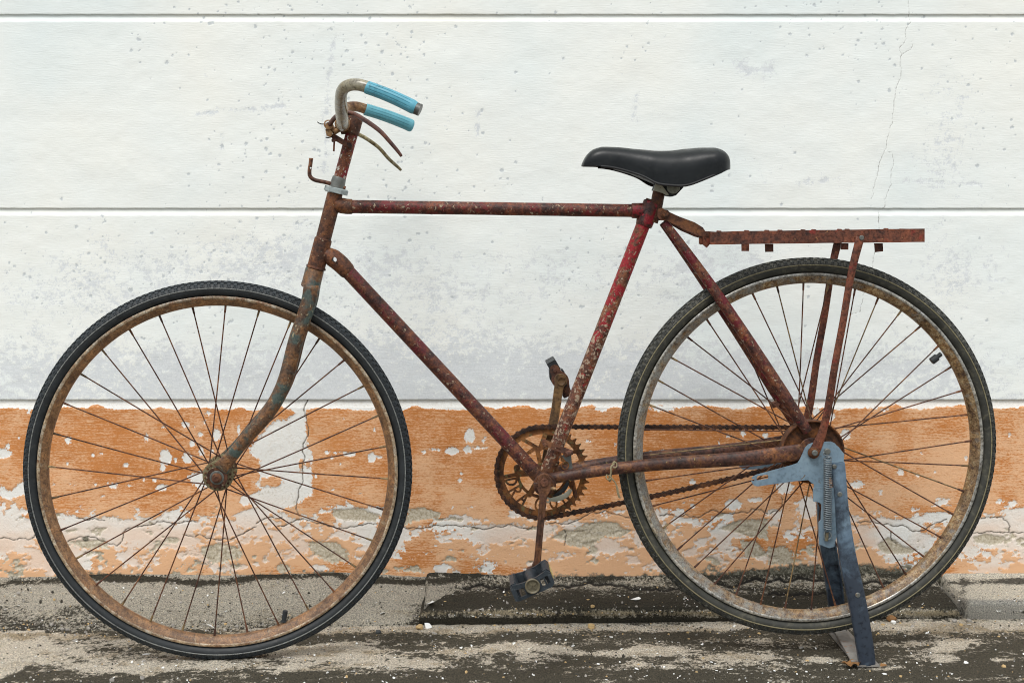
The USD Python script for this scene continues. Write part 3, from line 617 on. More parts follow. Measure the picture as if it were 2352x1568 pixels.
EDGE = np.array([(0, 1337), (32, 1329), (112, 1327), (165, 1318), (200, 1310), (262, 1320), (375, 1324), (425, 1332), (525, 1327), (588, 1317), (690, 1316), (763, 1309), (800, 1322), (863, 1327), (938, 1330), (1013, 1327), (1053, 1320), (1100, 1316), (1176, 1321), (1276, 1320), (1388, 1317), (1413, 1322), (1486, 1321), (1526, 1314), (1626, 1317), (1676, 1307), (1764, 1303), (1800, 1297), (1851, 1292), (1900, 1298), (1989, 1292), (2027, 1302), (2064, 1304), (2140, 1303), (2164, 1317), (2180, 1325), (2352, 1328)])
bare_spots = [(ZA, [(1700, 455, 38, 28), (1838, 550, 22, 25), (1990, 550, 35, 55), (630, 590, 25, 38), (1345, 575, 20, 34), (1765, 630, 22, 35), (1520, 750, 58, 70), (1495, 850, 25, 40), (1720, 760, 45, 55), (1850, 700, 25, 45), (1950, 695, 14, 18), (850, 730, 15, 15), (930, 715, 15, 13), (1160, 825, 20, 15), (1915, 350, 20, 17), (1875, 435, 14, 18), (265, 325, 14, 32), (70, 660, 22, 28), (30, 720, 75, 45), (1480, 1030, 55, 30), (1040, 1020, 36, 22), (1075, 990, 14, 10), (940, 1112, 12, 13), (1525, 1285, 28, 32), (130, 1220, 30, 55), (490, 1008, 14, 9), (640, 1003, 10, 7), (690, 1005, 9, 7), (880, 1003, 10, 8), (995, 993, 10, 12), (1420, 960, 18, 20), (1320, 955, 14, 14), (1185, 1018, 16, 12), (1610, 785, 14, 20), (2065, 465, 9, 9), (2195, 500, 16, 40), (620, 812, 10, 10), (2250, 1150, 45, 50), (175, 570, 10, 12), (1510, 480, 20, 14), (1790, 475, 9, 9)]),
              (ZC, [(1965, 440, 48, 72), (2105, 460, 14, 12), (2090, 490, 14, 22), (1800, 580, 60, 38), (1945, 570, 38, 34), (2040, 550, 68, 12), (1640, 572, 40, 9), (1535, 588, 22, 12), (860, 612, 50, 20), (830, 598, 78, 12), (1065, 640, 38, 48), (1130, 640, 28, 14), (655, 592, 22, 13), (1092, 385, 9, 12), (740, 300, 10, 6), (805, 293, 8, 8), (1875, 850, 14, 22), (545, 810, 12, 24), (700, 640, 12, 10), (1885, 790, 8, 12), (705, 938, 16, 10), (955, 978, 12, 10), (775, 700, 8, 7), (1690, 160, 40, 10)]),
              (ZE, [(820, 190, 60, 26), (1380, 580, 25, 14), (1275, 585, 25, 12), (2125, 420, 26, 30), (2330, 440, 28, 28), (1990, 448, 15, 15), (2280, 385, 20, 12), (1660, 865, 26, 24), (1380, 190, 110, 24), (2060, 175, 42, 18), (1905, 500, 10, 18), (1660, 1085, 22, 20), (2240, 1030, 60, 22), (2030, 1075, 80, 50), (470, 180, 24, 14), (950, 530, 8, 12), (700, 488, 14, 7), (1520, 1110, 12, 10), (1450, 1120, 12, 10)]),
              (ZG, [(960, 182, 55, 11), (1065, 205, 30, 13), (570, 270, 40, 45), (715, 430, 46, 48), (440, 220, 32, 40), (1220, 775, 26, 33), (1030, 965, 12, 26), (360, 1100, 80, 110), (150, 920, 80, 56), (820, 890, 60, 36), (1330, 1120, 22, 20), (1365, 1155, 22, 16), (1560, 1190, 170, 52), (2250, 1060, 48, 26), (2130, 1045, 30, 18), (1370, 805, 20, 15), (1530, 775, 12, 8), (2215, 435, 14, 18), (1660, 1085, 25, 12), (1820, 650, 14, 16), (1410, 600, 14, 8)])]
bare_polys = [(R8, [(1110, 320), (1250, 290), (1370, 330), (1370, 700), (1450, 860), (1420, 980), (1440, 1240), (1300, 1330), (1100, 1420), (900, 1400), (760, 1350), (700, 1290), (890, 1200), (800, 1060), (880, 1010), (900, 900), (800, 830), (780, 760), (900, 620), (1050, 470), (1150, 470), (1260, 400)]),
              (ZA, [(0, 1010), (60, 1050), (110, 1050), (180, 990), (235, 940), (235, 1090), (110, 1140), (0, 1120)]), (ZA, [(1720, 920), (1880, 870), (2000, 1000), (1850, 1050), (1780, 1000)]),
              (ZB, [(620, 60), (800, 80), (1200, 60), (1400, 90), (1340, 130), (1150, 190), (1090, 290), (760, 220), (640, 240)]), (ZB, [(1130, 190), (1500, 130), (1520, 230), (1300, 300), (1120, 260)]), (ZD, [(1540, 150), (1900, 140), (1990, 200), (2352, 190), (2352, 110), (1750, 110)]), (ZF, [(0, 110), (180, 150), (290, 90), (440, 130), (300, 260), (60, 230)]), (ZG, [(1900, 1200), (2352, 1170), (2352, 1480), (1950, 1480), (1840, 1400)]), (ZH, [(830, 120), (1300, 140), (1560, 230), (1460, 380), (1000, 330), (860, 300)]), (ZB, [(0, 150), (280, 130), (330, 300), (0, 330)])]
islands = [(R8, [(1030, 1110, 90, 60), (1320, 930, 28, 55), (840, 1060, 50, 70), (930, 1120, 40, 50), (1390, 930, 22, 40)])]
sand_polys = [(ZD, [(480, 265), (740, 265), (790, 310), (850, 360), (860, 440), (700, 470), (560, 400), (490, 340)]), (ZF, [(480, 150), (560, 165), (680, 95), (860, 80), (960, 90), (1040, 150), (1110, 165), (1000, 230), (860, 220), (700, 330), (520, 310), (470, 250), (360, 240)]), (ZG, [(1000, 1440), (1100, 1375), (1170, 1400), (1230, 1450), (1380, 1490), (1330, 1525), (1100, 1530), (1020, 1490)]), (ZG, [(1880, 1380), (1990, 1340), (2180, 1370), (2190, 1420), (2050, 1450), (1900, 1420)]), (ZC, [(1390, 1120), (1530, 1095), (1700, 1150), (1680, 1200), (1450, 1230), (1360, 1270)]), (ZC, [(700, 1120), (960, 1105), (1150, 1180), (1100, 1230), (800, 1220), (700, 1180)]), (ZB, [(1850, 320), (2000, 275), (2200, 320), (2230, 420), (1950, 470), (1860, 390)]), (ZB, [(620, 265), (950, 240), (1010, 330), (760, 330)]), (ZH, [(0, 320), (150, 300), (200, 340), (230, 420), (330, 440), (200, 480), (0, 480)]), (ZF, [(1900, 150), (2100, 60), (2350, 60), (2350, 250), (2200, 230), (2050, 180)]), (ZB, [(590, 170), (690, 150), (720, 165), (620, 190)]), (ZD, [(180, 500), (230, 455), (310, 490), (310, 550), (200, 550)]), (ZF, [(2090, 1150 - 900), (2250, 260), (2352, 400), (2150, 420)])]

def dado_fields(X, Z):
    px, py = project(np.stack([X, np.full(X.shape, WALL_Y), Z], -1))
    n1 = fb(X, Z, 20, 42, 51, 5)
    n1b = fb(X, Z, 75, 110, 52, 4)
    T = np.interp(py, [930, 1100, 1160, 1195, 1225, 1260, 1300, 1330], [.86, .80, .62, .52, .50, .53, .57, .62])
    T = T - .055 * np.clip((1000 - px) / 80, 0, 1) * np.clip((py - 1150) / 20, 0, 1) * np.clip((1255 - py) / 25, 0, 1) - .04 * np.exp(-((px - 150) / 260) ** 2) * (py > 1150) - .06 * np.clip((px - 1950) / 250, 0, 1) * (py > 1150)
    bare = .5 + ((n1 * .62 + n1b * .38) - T) * 2.6
    top = inside(X, Z, np.array([Wp(a, b) for a, b in [(-900, 880), (3300, 880), (3300, 932), (-900, 935)]]), .02)
    lip = (fb(X, Z * 0, 30, 1, 57, 5) - .5) * 22 + 934 + 5 * np.exp(-((px - 800) / 500) ** 2)
    bare = np.maximum(bare, .5 + (lip - py) / 14)
    scale = 26
    for z, spots in bare_spots:
        for x, y, rx, ry in spots:
            (ax, ay), k = z([(x, y)])[0], .25 / 1108
            cx, cz = Wp(ax, ay)
            bare = np.maximum(bare, .5 + ellipse_field(X, Z, cx, cz, rx * k, ry * k) * 42)
    for z, p in bare_polys:
        bare = np.maximum(bare, .5 + inside(X, Z, wall_line(z, p)) * scale)
    for z, spots in islands:
        for x, y, rx, ry in spots:
            (ax, ay), k = z([(x, y)])[0], .2197 / 1108
            cx, cz = Wp(ax, ay)
            bare = np.minimum(bare, .5 - ellipse_field(X, Z, cx, cz, rx * k, ry * k) * 36)
    n3 = fb(X, Z, 24, 46, 61, 5)
    Ts = np.interp(py, [930, 1130, 1180, 1240, 1300, 1330], [.95, .82, .64, .61, .60, .58])
    sand = .5 + (n3 * .55 + n1b * .45 - Ts) * 2.6
    for z, p in sand_polys:
        sand = np.maximum(sand, .5 + inside(X, Z, wall_line(z, p)) * scale)
    grey = inside(X, Z, wall_line(ZC, [(0, 880), (400, 870), (560, 1000), (540, 1120), (400, 1200), (0, 1230), (-100, 1100)]))
    sand = np.maximum(sand, np.clip(.36 + grey * 6, 0, .42))
    n2 = fb(X, Z, 7, 16, 71, 4)
    wash = np.interp(py, [930, 1100, 1170, 1220, 1290, 1330], [0, .05, .25, .75, .9, .7]) * np.clip(.2 + (n2 - .4) * 4, 0, 1)
    wash += .28 * np.clip((px - 1900) / 200, 0, 1) * np.clip((n2 - .35) * 3, 0, 1)
    grime = .46 + (py - np.interp(px, EDGE[:, 0], EDGE[:, 1])) / 30 + (n1b - .5) * .9
    spots = fb(X, Z, 26, 60, 81, 4)
    grime = np.maximum(grime, .5 + (spots - np.interp(py, [1240, 1290, 1318], [.99, .80, .64])) * 1.8)
    cx, cz = Wp(197, 1237)
    grime = np.maximum(grime, .5 + ellipse_field(X, Z, cx, cz, .007, .006) * 60)
    return dict(bare=np.clip(bare, 0, 1.2), sand=np.clip(sand, 0, 1.2), wash=wash, grime=np.clip(grime, 0, 1.2), crack=line_distance(X, Z, CR_D))
course(-.03, g2[1] - .0, g2[0] - g2[1], dado_fields, 'painted_base', 'orange_plaster', 'orange base course with peeling paint and cracks', step=.0021)

# ground: one sheet, finer where it is seen close
GX = axis(-1.16, 1.16, .0045, .025, 4.2)
GX = np.concatenate([-4.2 - np.linspace(1, 0, 30)[:-1] ** 2 * 40, GX, 4.2 + np.linspace(0, 1, 30)[1:] ** 2 * 40])
GY = np.concatenate([-np.linspace(1, 0, 24) ** 2.4 * 40 - 2.62, np.arange(-2.6, -.36, .018), np.arange(-.352, .262, .0042), [.30, .36, .42]])
def ground_z(X, Y):
    return .0035 + .008 * np.clip(X / 1.1, -1, 1) * (X > 0) + (fb(X, Y, 3, 5, 91, 3) - .5) * .004 + (fb(X, Y, 26, 30, 92, 3) - .5) * .0022 + (fb(X, Y, 110, 90, 93, 2) - .5) * .0030
light_blobs = [(ZB, [(1100, 1440, 400, 45), (430, 1370, 90, 45), (1320, 1480, 130, 40), (2000, 1430, 350, 40), (480, 1140, 180, 16)]),
               (ZD, [(400, 1290, 520, 50), (900, 1310, 500, 60), (1000, 1390, 450, 45), (300, 1450, 350, 40), (1800, 1290, 220, 45), (2200, 1260, 150, 40), (1500, 1400, 150, 35), (2130, 1400, 70, 45), (700, 1240, 300, 25)]),
               (ZF, [(120, 1330, 180, 65), (420, 1250, 90, 45), (600, 1320, 100, 25), (900, 1310, 250, 30), (1250, 1290, 190, 55), (1400, 1290, 200, 25), (1150, 1410, 120, 35), (1430, 1440, 50, 20), (500, 1500, 60, 35), (2100, 1350, 280, 40), (1600, 1390, 130, 25), (1800, 1365, 60, 20), (60, 1230, 200, 35)]),
               (ZH, [(450, 1380, 140, 28), (1080, 1245, 100, 25), (1310, 1245, 120, 25), (1700, 1230, 220, 30), (1650, 1280, 130, 40), (1650, 1385, 130, 30), (1050, 1470, 250, 25), (2120, 1400, 130, 20), (0, 1360, 60, 30)])]
Xg, Yg = np.meshgrid(GX, GY)
Zg = ground_z(Xg, Yg)
gpx, gpy = project(np.stack([Xg, Yg, Zg * 0], -1))
seen = (gpy > 1400) & (Yg > -.36)
moss = .61 - np.where(seen, .09 * np.clip((620 - gpx) / 300, 0, 1), 0) + (fb(Xg, Yg, 13, 26, 101, 5) - .5) * .7 + (fb(Xg, Yg, 70, 110, 102, 4) - .5) * .6
moss += np.where(seen, .10 * np.clip((gpy - 1528) / 25, 0, 1), 0)
moss -= np.where(seen, .34 * np.exp(-((gpy - 1447) / 9) ** 2) * np.clip((gpx - 640) / 200, 0, 1), 0) + np.where(seen, .22 * np.exp(-((gpy - 1452) / 14) ** 2) * np.clip((gpx - 1950) / 100, 0, 1), 0)
for z, blobs in light_blobs:
    for x, y, rx, ry in blobs:
        (ax, ay) = z([(x, y)])[0]
        moss -= np.where(seen, .30 * np.exp(-((gpx - ax) / (rx * .25)) ** 2 - ((gpy - ay) / (ry * .25)) ** 2), 0)
corner = inside(gpx, np.where(seen, gpy, 0), ZB([(-300, 1110), (100, 1135), (400, 1120), (440, 1200), (300, 1330), (180, 1440), (0, 1530), (-300, 1600)]), 40)
moss = np.where(corner > -38, moss - np.clip(.25 + corner / 40, 0, .5) * 1.1, moss)
tanf = .42 + (fb(Xg, Yg, 30, 40, 103, 4) - .5) * .8 + np.where(seen, .22 * np.exp(-((gpy - 1463) / 10) ** 2), 0)
gm = grid_mesh(GX, len(GY), lambda: np.stack([Xg, Yg, Zg], -1))
part('ground', gm, 'ground_concrete', '/World', smooth=True, kind='structure', attrs=dict(moss=moss.ravel(), tan=tanf.ravel(), crack=np.full(moss.size, .05)))

def base_strip(name, x0, x1, profile, mat, fields, label, category, step=.0042, rough=.003, ends=True, seed=0, lines=()):
    """A long lump of masonry along the wall's foot. profile(x) -> list of (y, z) from the wall to the ground."""
    xs = np.arange(x0, x1 + step / 2, step)
    s = np.linspace(0, 1, 74)
    Y, Z = np.zeros((len(s), len(xs))), np.zeros((len(s), len(xs)))
    for i, x in enumerate(xs):
        p = np.array(profile(x))
        t = np.concatenate([[0], np.cumsum(np.hypot(*np.diff(p, axis=0).T))])
        Y[:, i], Z[:, i] = np.interp(s * t[-1], t, p[:, 0]), np.interp(s * t[-1], t, p[:, 1])
    X = np.tile(xs, (len(s), 1))
    hold = np.sin(np.pi * np.clip(s * 1.0, 0, 1))[:, None] ** .4
    r = (meshkit.fbm(np.stack([X * 60, Y * 60, Z * 90 + seed], -1), 4, seed) - .5) * rough * 2 * hold + (meshkit.fbm(np.stack([X * 9, Y * 14, Z * 30 + seed], -1), 3, seed + 1) - .5) * rough * 1.6 * hold
    Z = Z + r
    Y = Y - r * .6 * hold
    if ends:                                        # rounded, closed ends
        d = np.minimum(xs - xs[0], xs[-1] - xs)
        k = np.sqrt(np.clip(1 - (1 - np.clip(d / .012, 0, 1)) ** 2, 0, 1))
        Z = -.012 + (Z + .012) * (.15 + .85 * k)
        Y = Y + (1 - k) * .008
    pv = np.stack([X, Y, Z], -1)
    px, py = project(pv)
    f = fields(X, Y, Z, px, py, s[:, None] + 0 * X)
    if lines:
        L = [jag(z(p), .2, 2) for z, p in lines]
        cr = line_distance(px, py, L, 10, 30) / 1150
        pv[..., 2] -= .004 * np.clip(1 - cr / .004, 0, 1)
        f['crack'] = cr
    else:
        f['crack'] = np.full(X.shape, .05)
    m = grid_mesh(xs, len(s), lambda: pv)
    m.invert()
    part(name, m, mat, '/World', smooth=True, label=label, category=category, attrs={k: v.ravel() for k, v in f.items()})

xL, xR = Gp(958, 1440)[0], Gp(2208, 1430)[0]
def apron_profile(x):
    px = 1176 + x * 1150
    top = np.interp(px, [-2000, 0, 200, 500, 760, 960], [.045, .046, .054, .050, .056, .046])
    y1 = np.interp(px, [-2000, 0, 300, 640, 960], [.130, .135, .140, .165, .185])
    if px > 974:                                    # a tongue of mortar runs out over the ledge's end
        t = np.clip((px - 974) / 132, 0, 1)
        ye = .200 + .16 * t ** .7
        return [(.386, .064), (.374, .054 - .004 * t), ((.374 + ye) / 2, .047 - .003 * t), (ye + .012, .040), (ye + .003, .036), (ye, .030), (ye + .004, .02)]
    return [(.386, top + .010), (.374, top), (.33, top * .84), (.27, top * .60), (.22, top * .34), ((y1 + .2) / 2, top * .15), (y1, .0005), (y1 - .03, -.012)]
def apron_fields(X, Y, Z, px, py, s):
    m = .38 + (fb(X, Y, 16, 30, 111, 4) - .5) * .5
    m += (.10 + .5 * fb(X, Y * 0, 9, 1, 113, 3)) * np.exp(-((py - np.interp(px, EDGE[:, 0], EDGE[:, 1]) - 4 - 5 * fb(X, Y * 0, 16, 1, 114, 3)) / 8) ** 2) + .08 * np.exp(-((py - 1436) / 12) ** 2) + .12 * np.exp(-((px - 60) / 200) ** 2) * (py > 1390) - .12 * np.exp(-((py - 1368) / 24) ** 2)
    m += .22 * np.exp(-((px - 960) / 26) ** 2) * (py > 1385) + .16 * np.clip((px - 980) / 80, 0, 1)
    return dict(moss=m, tan=.30 + (fb(X, Y, 10, 12, 112, 4) - .5) * .6 + .15 * (py > 1400))
base_strip('mortar_apron', -5.0, Gp(1100, 1440)[0], apron_profile, 'ledge_concrete', apron_fields, 'rough grey mortar apron sloping from the wall to the ground behind the front wheel', 'mortar', ends=False, rough=.0035, seed=3)
def ledge_profile(x):
    yf = np.interp(x, [xL, xR], [.186, .214])
    h = .034 + .003 * math.sin(x * 7)
    zw = np.interp(x, [xL, xL + .25, xR], [.050, .040, .050])
    return [(.384, zw + .014), (.372, zw + .004), (.345, zw - .002), (.30, h + .005), (yf + .03, h + .002), (yf + .008, h - .001), (yf + .002, h - .006), (yf, h - .014), (yf + .003, .010), (yf + .006, .001), (yf + .008, -.012)]
def ledge_fields(X, Y, Z, px, py, s):
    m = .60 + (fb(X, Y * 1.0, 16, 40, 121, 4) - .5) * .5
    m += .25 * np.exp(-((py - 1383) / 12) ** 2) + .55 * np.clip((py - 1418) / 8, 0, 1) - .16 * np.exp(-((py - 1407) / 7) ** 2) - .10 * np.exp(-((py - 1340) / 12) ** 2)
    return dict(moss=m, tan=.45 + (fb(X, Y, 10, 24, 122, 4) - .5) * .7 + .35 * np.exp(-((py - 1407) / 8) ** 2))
base_strip('concrete_ledge', xL, xR, ledge_profile, 'ledge_concrete', ledge_fields, 'low dark mossy concrete ledge with a long crack under the orange wall', 'ledge', rough=.0035, seed=7, lines=[
    (ZD, [(1640, 685), (1800, 675), (1900, 685), (2000, 665), (2100, 665), (2200, 675), (2352, 680)]), (ZF, [(0, 682), (150, 690), (300, 680), (400, 665), (520, 680), (640, 655), (760, 655), (860, 645), (960, 665), (1060, 675), (1150, 695), (1250, 690), (1330, 685), (1430, 705), (1570, 710), (1750, 690), (1900, 640), (2352, 632)]), (ZH, [(0, 630), (120, 605), (250, 600), (380, 605), (560, 600), (900, 640), (1100, 630), (1400, 640)]), (ZF, [(390, 990), (410, 930), (430, 905)]), (ZH, [(0, 745), (200, 755), (420, 740), (600, 745)])])
def block_profile(x):
    yf, h = .208, .047
    return [(.384, h + .014), (.37, h + .006), (.33, h + .003), (yf + .03, h + .001), (yf + .007, h - .001), (yf + .001, h - .007), (yf, h - .02), (yf + .001, .012), (yf + .003, -.012)]
def block_fields(X, Y, Z, px, py, s):
    m = .34 + (fb(X, Y + Z * 3, 12, 26, 131, 4) - .5) * .7 + .30 * np.exp(-((py - 1335) / 9) ** 2) + .18 * np.exp(-((px - 2213) / 12) ** 2)
    m -= .25 * np.exp(-((py - 1362) / 12) ** 2) * (px > 2240)
    return dict(moss=m, tan=.30 + .75 * np.clip((py - 1372) / 10, 0, 1) + (fb(X, Y, 10, 20, 132, 3) - .5) * .5)
base_strip('concrete_block', xR + .004, 5.0, block_profile, 'block_concrete', block_fields, 'pale grey concrete block with a straight front beside the dark ledge', 'block', rough=.0016, seed=9)

# ------------------------------------------------------------------ the bicycle
bike = holder('bicycle', label='old rusty red roadster bicycle on its rear stand against the wall', category='bicycle', loc=(0, 0, 0), rotz=YAW)
U = 1 / 1285.0                                   # metres per picture unit on the bicycle's plane

def drill(mesh, at_, r, sides=20):
    mesh.merge_vertices()
    if mesh.volume < 0:
        mesh.invert()
    return trimesh.boolean.difference([mesh, rod(at_ - NB * .06, at_ + NB * .06, r, sides)], engine='manifold', check_volume=False)

# --- wheels
def wheel_size(fn, l, r, t, b, cx, cy):
    a = [fn(l, cy), fn(r, cy), fn(cx, t), fn(cx, b)]
    c = np.array([(a[0][0] + a[1][0]) / 2, 0, (a[2][2] + a[3][2]) / 2])
    c[1] = np.mean([q[1] for q in a])
    return c, (np.linalg.norm(a[0] - a[1]) + np.linalg.norm(a[2] - a[3])) / 4
CF, RF = wheel_size(S, 57.2, 943.8, 641.5, 1514.4, 500.5, 1078)
CR, RR_ = wheel_size(P, 1417, 2287, 592.7, 1453.6, 1852, 1023)
print('wheels', CF, RF, CR, RR_)

def tyre(parent, c, n, R, rb, mat, tread, line, blocks, label):
    """Casing with raised tread: shoulder ribs in groups, crown blocks and a fine ridge on each side."""
    prof = []
    w = .0175
    mid, h = (R + rb) / 2 + .001, (R - rb) / 2
    for a in np.linspace(-218, 38, 27):
        t = math.radians(a)
        prof.append((mid + h * .96 * -math.sin(t + 0) if False else mid + h * .97 * math.sin(math.radians(a + 180)), w * math.cos(math.radians(a + 180))))
    prof = [(mid + h * .975 * math.sin(t), w * math.cos(t)) for t in np.linspace(math.radians(-62), math.radians(242), 30)]
    casing = lathe(prof, c, n, 160)
    part('casing', casing, mat, parent, smooth=True)
    e1, e2, nn = basis(n)
    V, F = [], []
    def rib(phi, t0, t1, dphi, out):
        """A little block on the casing between section angles t0..t1 and directions phi +- dphi."""
        k = len(V)
        for o in (0.0, out):
            for ph in (phi - dphi * (1 - .25 * (o > 0)), phi + dphi * (1 - .25 * (o > 0))):
                for t in (t0, t1):
                    rr = mid + (h * .975 + o - .0006) * math.sin(t)
                    ll = (w + o - .0006) * math.cos(t)
                    V.append(c + rr * (math.cos(ph) * e1 + math.sin(ph) * e2) + ll * nn)
        for q in ((0, 1, 3, 2), (4, 6, 7, 5), (0, 4, 5, 1), (2, 3, 7, 6), (0, 2, 6, 4), (1, 5, 7, 3)):
            F.extend([[k + q[0], k + q[1], k + q[2]], [k + q[0], k + q[2], k + q[3]]])
    step = 2 * math.pi / blocks
    for i in range(blocks):
        for side in (0, 1):
            m = (lambda t: t) if side == 0 else (lambda t: math.pi - t)
            for j in (-1, 0, 1):
                rib(i * step + j * step * .24, m(math.radians(17)), m(math.radians(36)), step * .085, .0022)
            rib(i * step, m(math.radians(36)), m(math.radians(50)), step * .34, .0024)
            rib((i + .5) * step, m(math.radians(56)), m(math.radians(74)), step * .33, .0024)
        rib(i * step, math.radians(80), math.radians(100), step * .34, .0024)
    tr = trimesh.Trimesh(np.array(V), np.array(F), process=False)
    trimesh.repair.fix_normals(tr) if False else None
    part('tread', tr, tread, parent, smooth=False)
    ridges = []
    for side in (-1, 1):
        t = math.radians(9)
        rr, ll = mid + h * .975 * math.sin(t), side * w * math.cos(t)
        ridges.append(lathe([(rr + .0011 * math.cos(a), ll + side * .0003 + .0009 * math.sin(a)) for a in np.linspace(0, 2 * math.pi, 6, endpoint=False)], c, n, 160))
    part('side_line', ridges, line, parent, smooth=True)

def rim(parent, c, n, rb, ri, w, mat, inside_mat):
    lip = [(rb + .0012, -w), (rb + .0022, -w + .0012), (rb + .001, -w + .0026), (rb - .006, -w + .0032), (rb - .006, w - .0032), (rb + .001, w - .0026), (rb + .0022, w - .0012), (rb + .0012, w), (rb - .0012, w + .0004), (rb - .0040, w - .0008), (ri + .0075, w * .80), (ri + .0035, w * .62), (ri + .0009, w * .38), (ri, w * .15), (ri, -w * .15), (ri + .0009, -w * .38), (ri + .0035, -w * .62), (ri + .0075, -w * .80), (rb - .0040, -w + .0008), (rb - .0012, -w - .0004)]
    part('rim', lathe(lip[9:] + [(rb - .0065, -w + .0034), (rb - .0065, w - .0034)], c, n, 200), inside_mat, parent, smooth=50)
    for s_ in (-1, 1):
        a_ = np.linspace(0, 2 * math.pi, 12, endpoint=False)
        part('rim_lip', lathe([(rb + .0003 + .0030 * math.cos(t_), s_ * (w - .0006) + .0017 * math.sin(t_)) for t_ in a_], c, n, 200), mat, parent, smooth=True)

def spokes(parent, c, n, count, phase, ri, hub_r, half, offset, mats, nip, pattern):
    e1, e2, nn = basis(n)
    for k in range(count):
        a = math.radians(phase + 360 / count * k)
        side, sgn = pattern[k % 4]
        d = lambda t: math.sin(t) * e1 + math.cos(t) * e2
        top = c + d(a) * (ri + .002) + nn * side * .003
        hub = c + d(a + sgn * math.radians(offset)) * hub_r + nn * side * half
        v = unit(hub - top)
        wob = unit(np.cross(v, nn)) * rng.uniform(-.0006, .0006)
        m = [tube([top + v * .008, (top + hub) / 2 + wob, hub], [.00122, .00122, .00122], 6), tube([top - v * .002, top + v * .001, top + v * .0025, top + v * .0135, top + v * .015], [.0025, .0025, .0021, .0018, .0012], 8)]
        sp = part('spoke', m[0], mats[k % len(mats)], parent, smooth=True)
        part('nipple', m[1], nip[int(rng.integers(len(nip)))], parent, smooth=40)

fw = holder('wheel', bike, label='front wheel with rust-brown rim')
tyre(fw, CF, NS, RF - .0020, RF * 402.5 / 440, 'rubber_front', 'tread_front', 'line_grey', 184, 'front')
rim(fw, CF, NS, RF * 402.5 / 440, RF * 383.5 / 440, .0150, 'front_lip', 'front_rim')
spokes(fw, CF, NS, 32, 3.05, RF * 383.5 / 440, .0222, .031, 47, ['spoke_rust'], ['spoke_bright', 'spoke_bright', 'spoke_rust'], [(-1, -1), (1, -1), (-1, 1), (1, 1)])
hub = [lathe([(.0, -.034), (.0265, -.0335), (.0272, -.0322), (.0265, -.031), (.0175, -.030), (.0165, -.026), (.0125, -.018), (.0115, 0), (.0125, .018), (.0165, .026), (.0175, .030), (.0265, .031), (.0272, .0322), (.0265, .0335), (0, .034)], CF, NS, 48, closed=False)]
part('hub', hub, 'hub_cream', fw)
e1, e2, nn = basis(NS)
heads = []
for k in range(16):
    a = math.radians(360 / 16 * k + 8)
    q = CF + .0222 * (math.cos(a) * e1 + math.sin(a) * e2)
    heads += [disc(q, NS, .0021, -.0352, -.033, 10, .0004), disc(q, NS, .0021, .033, .0352, 10, .0004)]
part('spoke_heads', heads, 'spoke_rust', fw)
for sd in (-1, 1):
    part('cone_washer', disc(CF, NS, .0125, sd * .0480 - .0012, sd * .0480 + .0012, 32, .0006), 'zinc', fw)
    nut = lathe([(0, sd * .049), (.0088, sd * .049), (.0088, sd * .0535), (.0075, sd * .0555), (.0048, sd * .056), (.0046, sd * .059), (0, sd * .0592)], CF, NS, 24, closed=False)
    part('axle_nut', nut, 'bracket_rust', fw)
v0, v1 = S(651.5, 1427.5), S(655.5, 1401)
v0, v1 = np.array(v0), np.array(v1)
part('valve', [rod(v0, v0 + (v1 - v0) * .12, .0062, 16, .001), rod(v0, v1, .0046, 14, .001)], 'black_rubber', fw)

rw = holder('wheel', bike, label='rear wheel with chromed rim lifted off the ground')
tyre(rw, CR, NB, RR_ - .0020, RR_ * 394.5 / 432, 'rubber_rear', 'tread_rear', 'line_tan', 176, 'rear')
rim(rw, CR, NB, RR_ * 394.5 / 432, RR_ * 374.5 / 432, .0150, 'rear_rim', 'rear_rim_inside')
spokes(rw, CR, NB, 40, -2.4, RR_ * 374.5 / 432, .031, .030, 52, ['spoke_rust', 'spoke_rust', 'spoke_rust', 'spoke_bright', 'spoke_rust', 'spoke_rust', 'spoke_rust', 'spoke_rust', 'spoke_rust'], ['spoke_rust', 'spoke_rust', 'spoke_rust', 'spoke_bright'], [(-1, -1), (1, -1), (-1, 1), (1, 1)])
part('hub', lathe([(0, -.034), (.036, -.033), (.036, -.030), (.022, -.028), (.017, -.02), (.016, .02), (.022, .028), (.036, .030), (.036, .033), (0, .034)], CR, NB, 48, closed=False), 'deep_rust', rw)
rd = 73.5 / 1300
part('brake_drum', lathe([(rd, -.020), (rd + .0005, -.046), (rd - .0005, -.0472), (rd - .0022, -.0465), (rd - .003, -.0430), (rd - .006, -.0395), (.030, -.0385), (.0, -.0385), (0, -.020)], CR, NB, 96, closed=True), 'deep_rust', rw, smooth=40)
part('axle', rod(CR + NB * -.062, CR + NB * .062, .0048, 14), 'zinc', rw)
v0, v1 = P(2162, 812), P(2143, 827)
part('valve', [rod(v0, v1, .0042, 14, .001), rod(P(2153, 819.2), P(2139, 830.2), .0068, 14, .0015)], 'black_rubber', rw)
CS = CR.copy()
part('sprocket', lathe([(.0, .040), (.0325, .0405), (.0345, .0415), (.0345, .0425), (.0325, .0435), (0, .044)], CS, NB, 16, closed=False), 'chain_rust', rw)

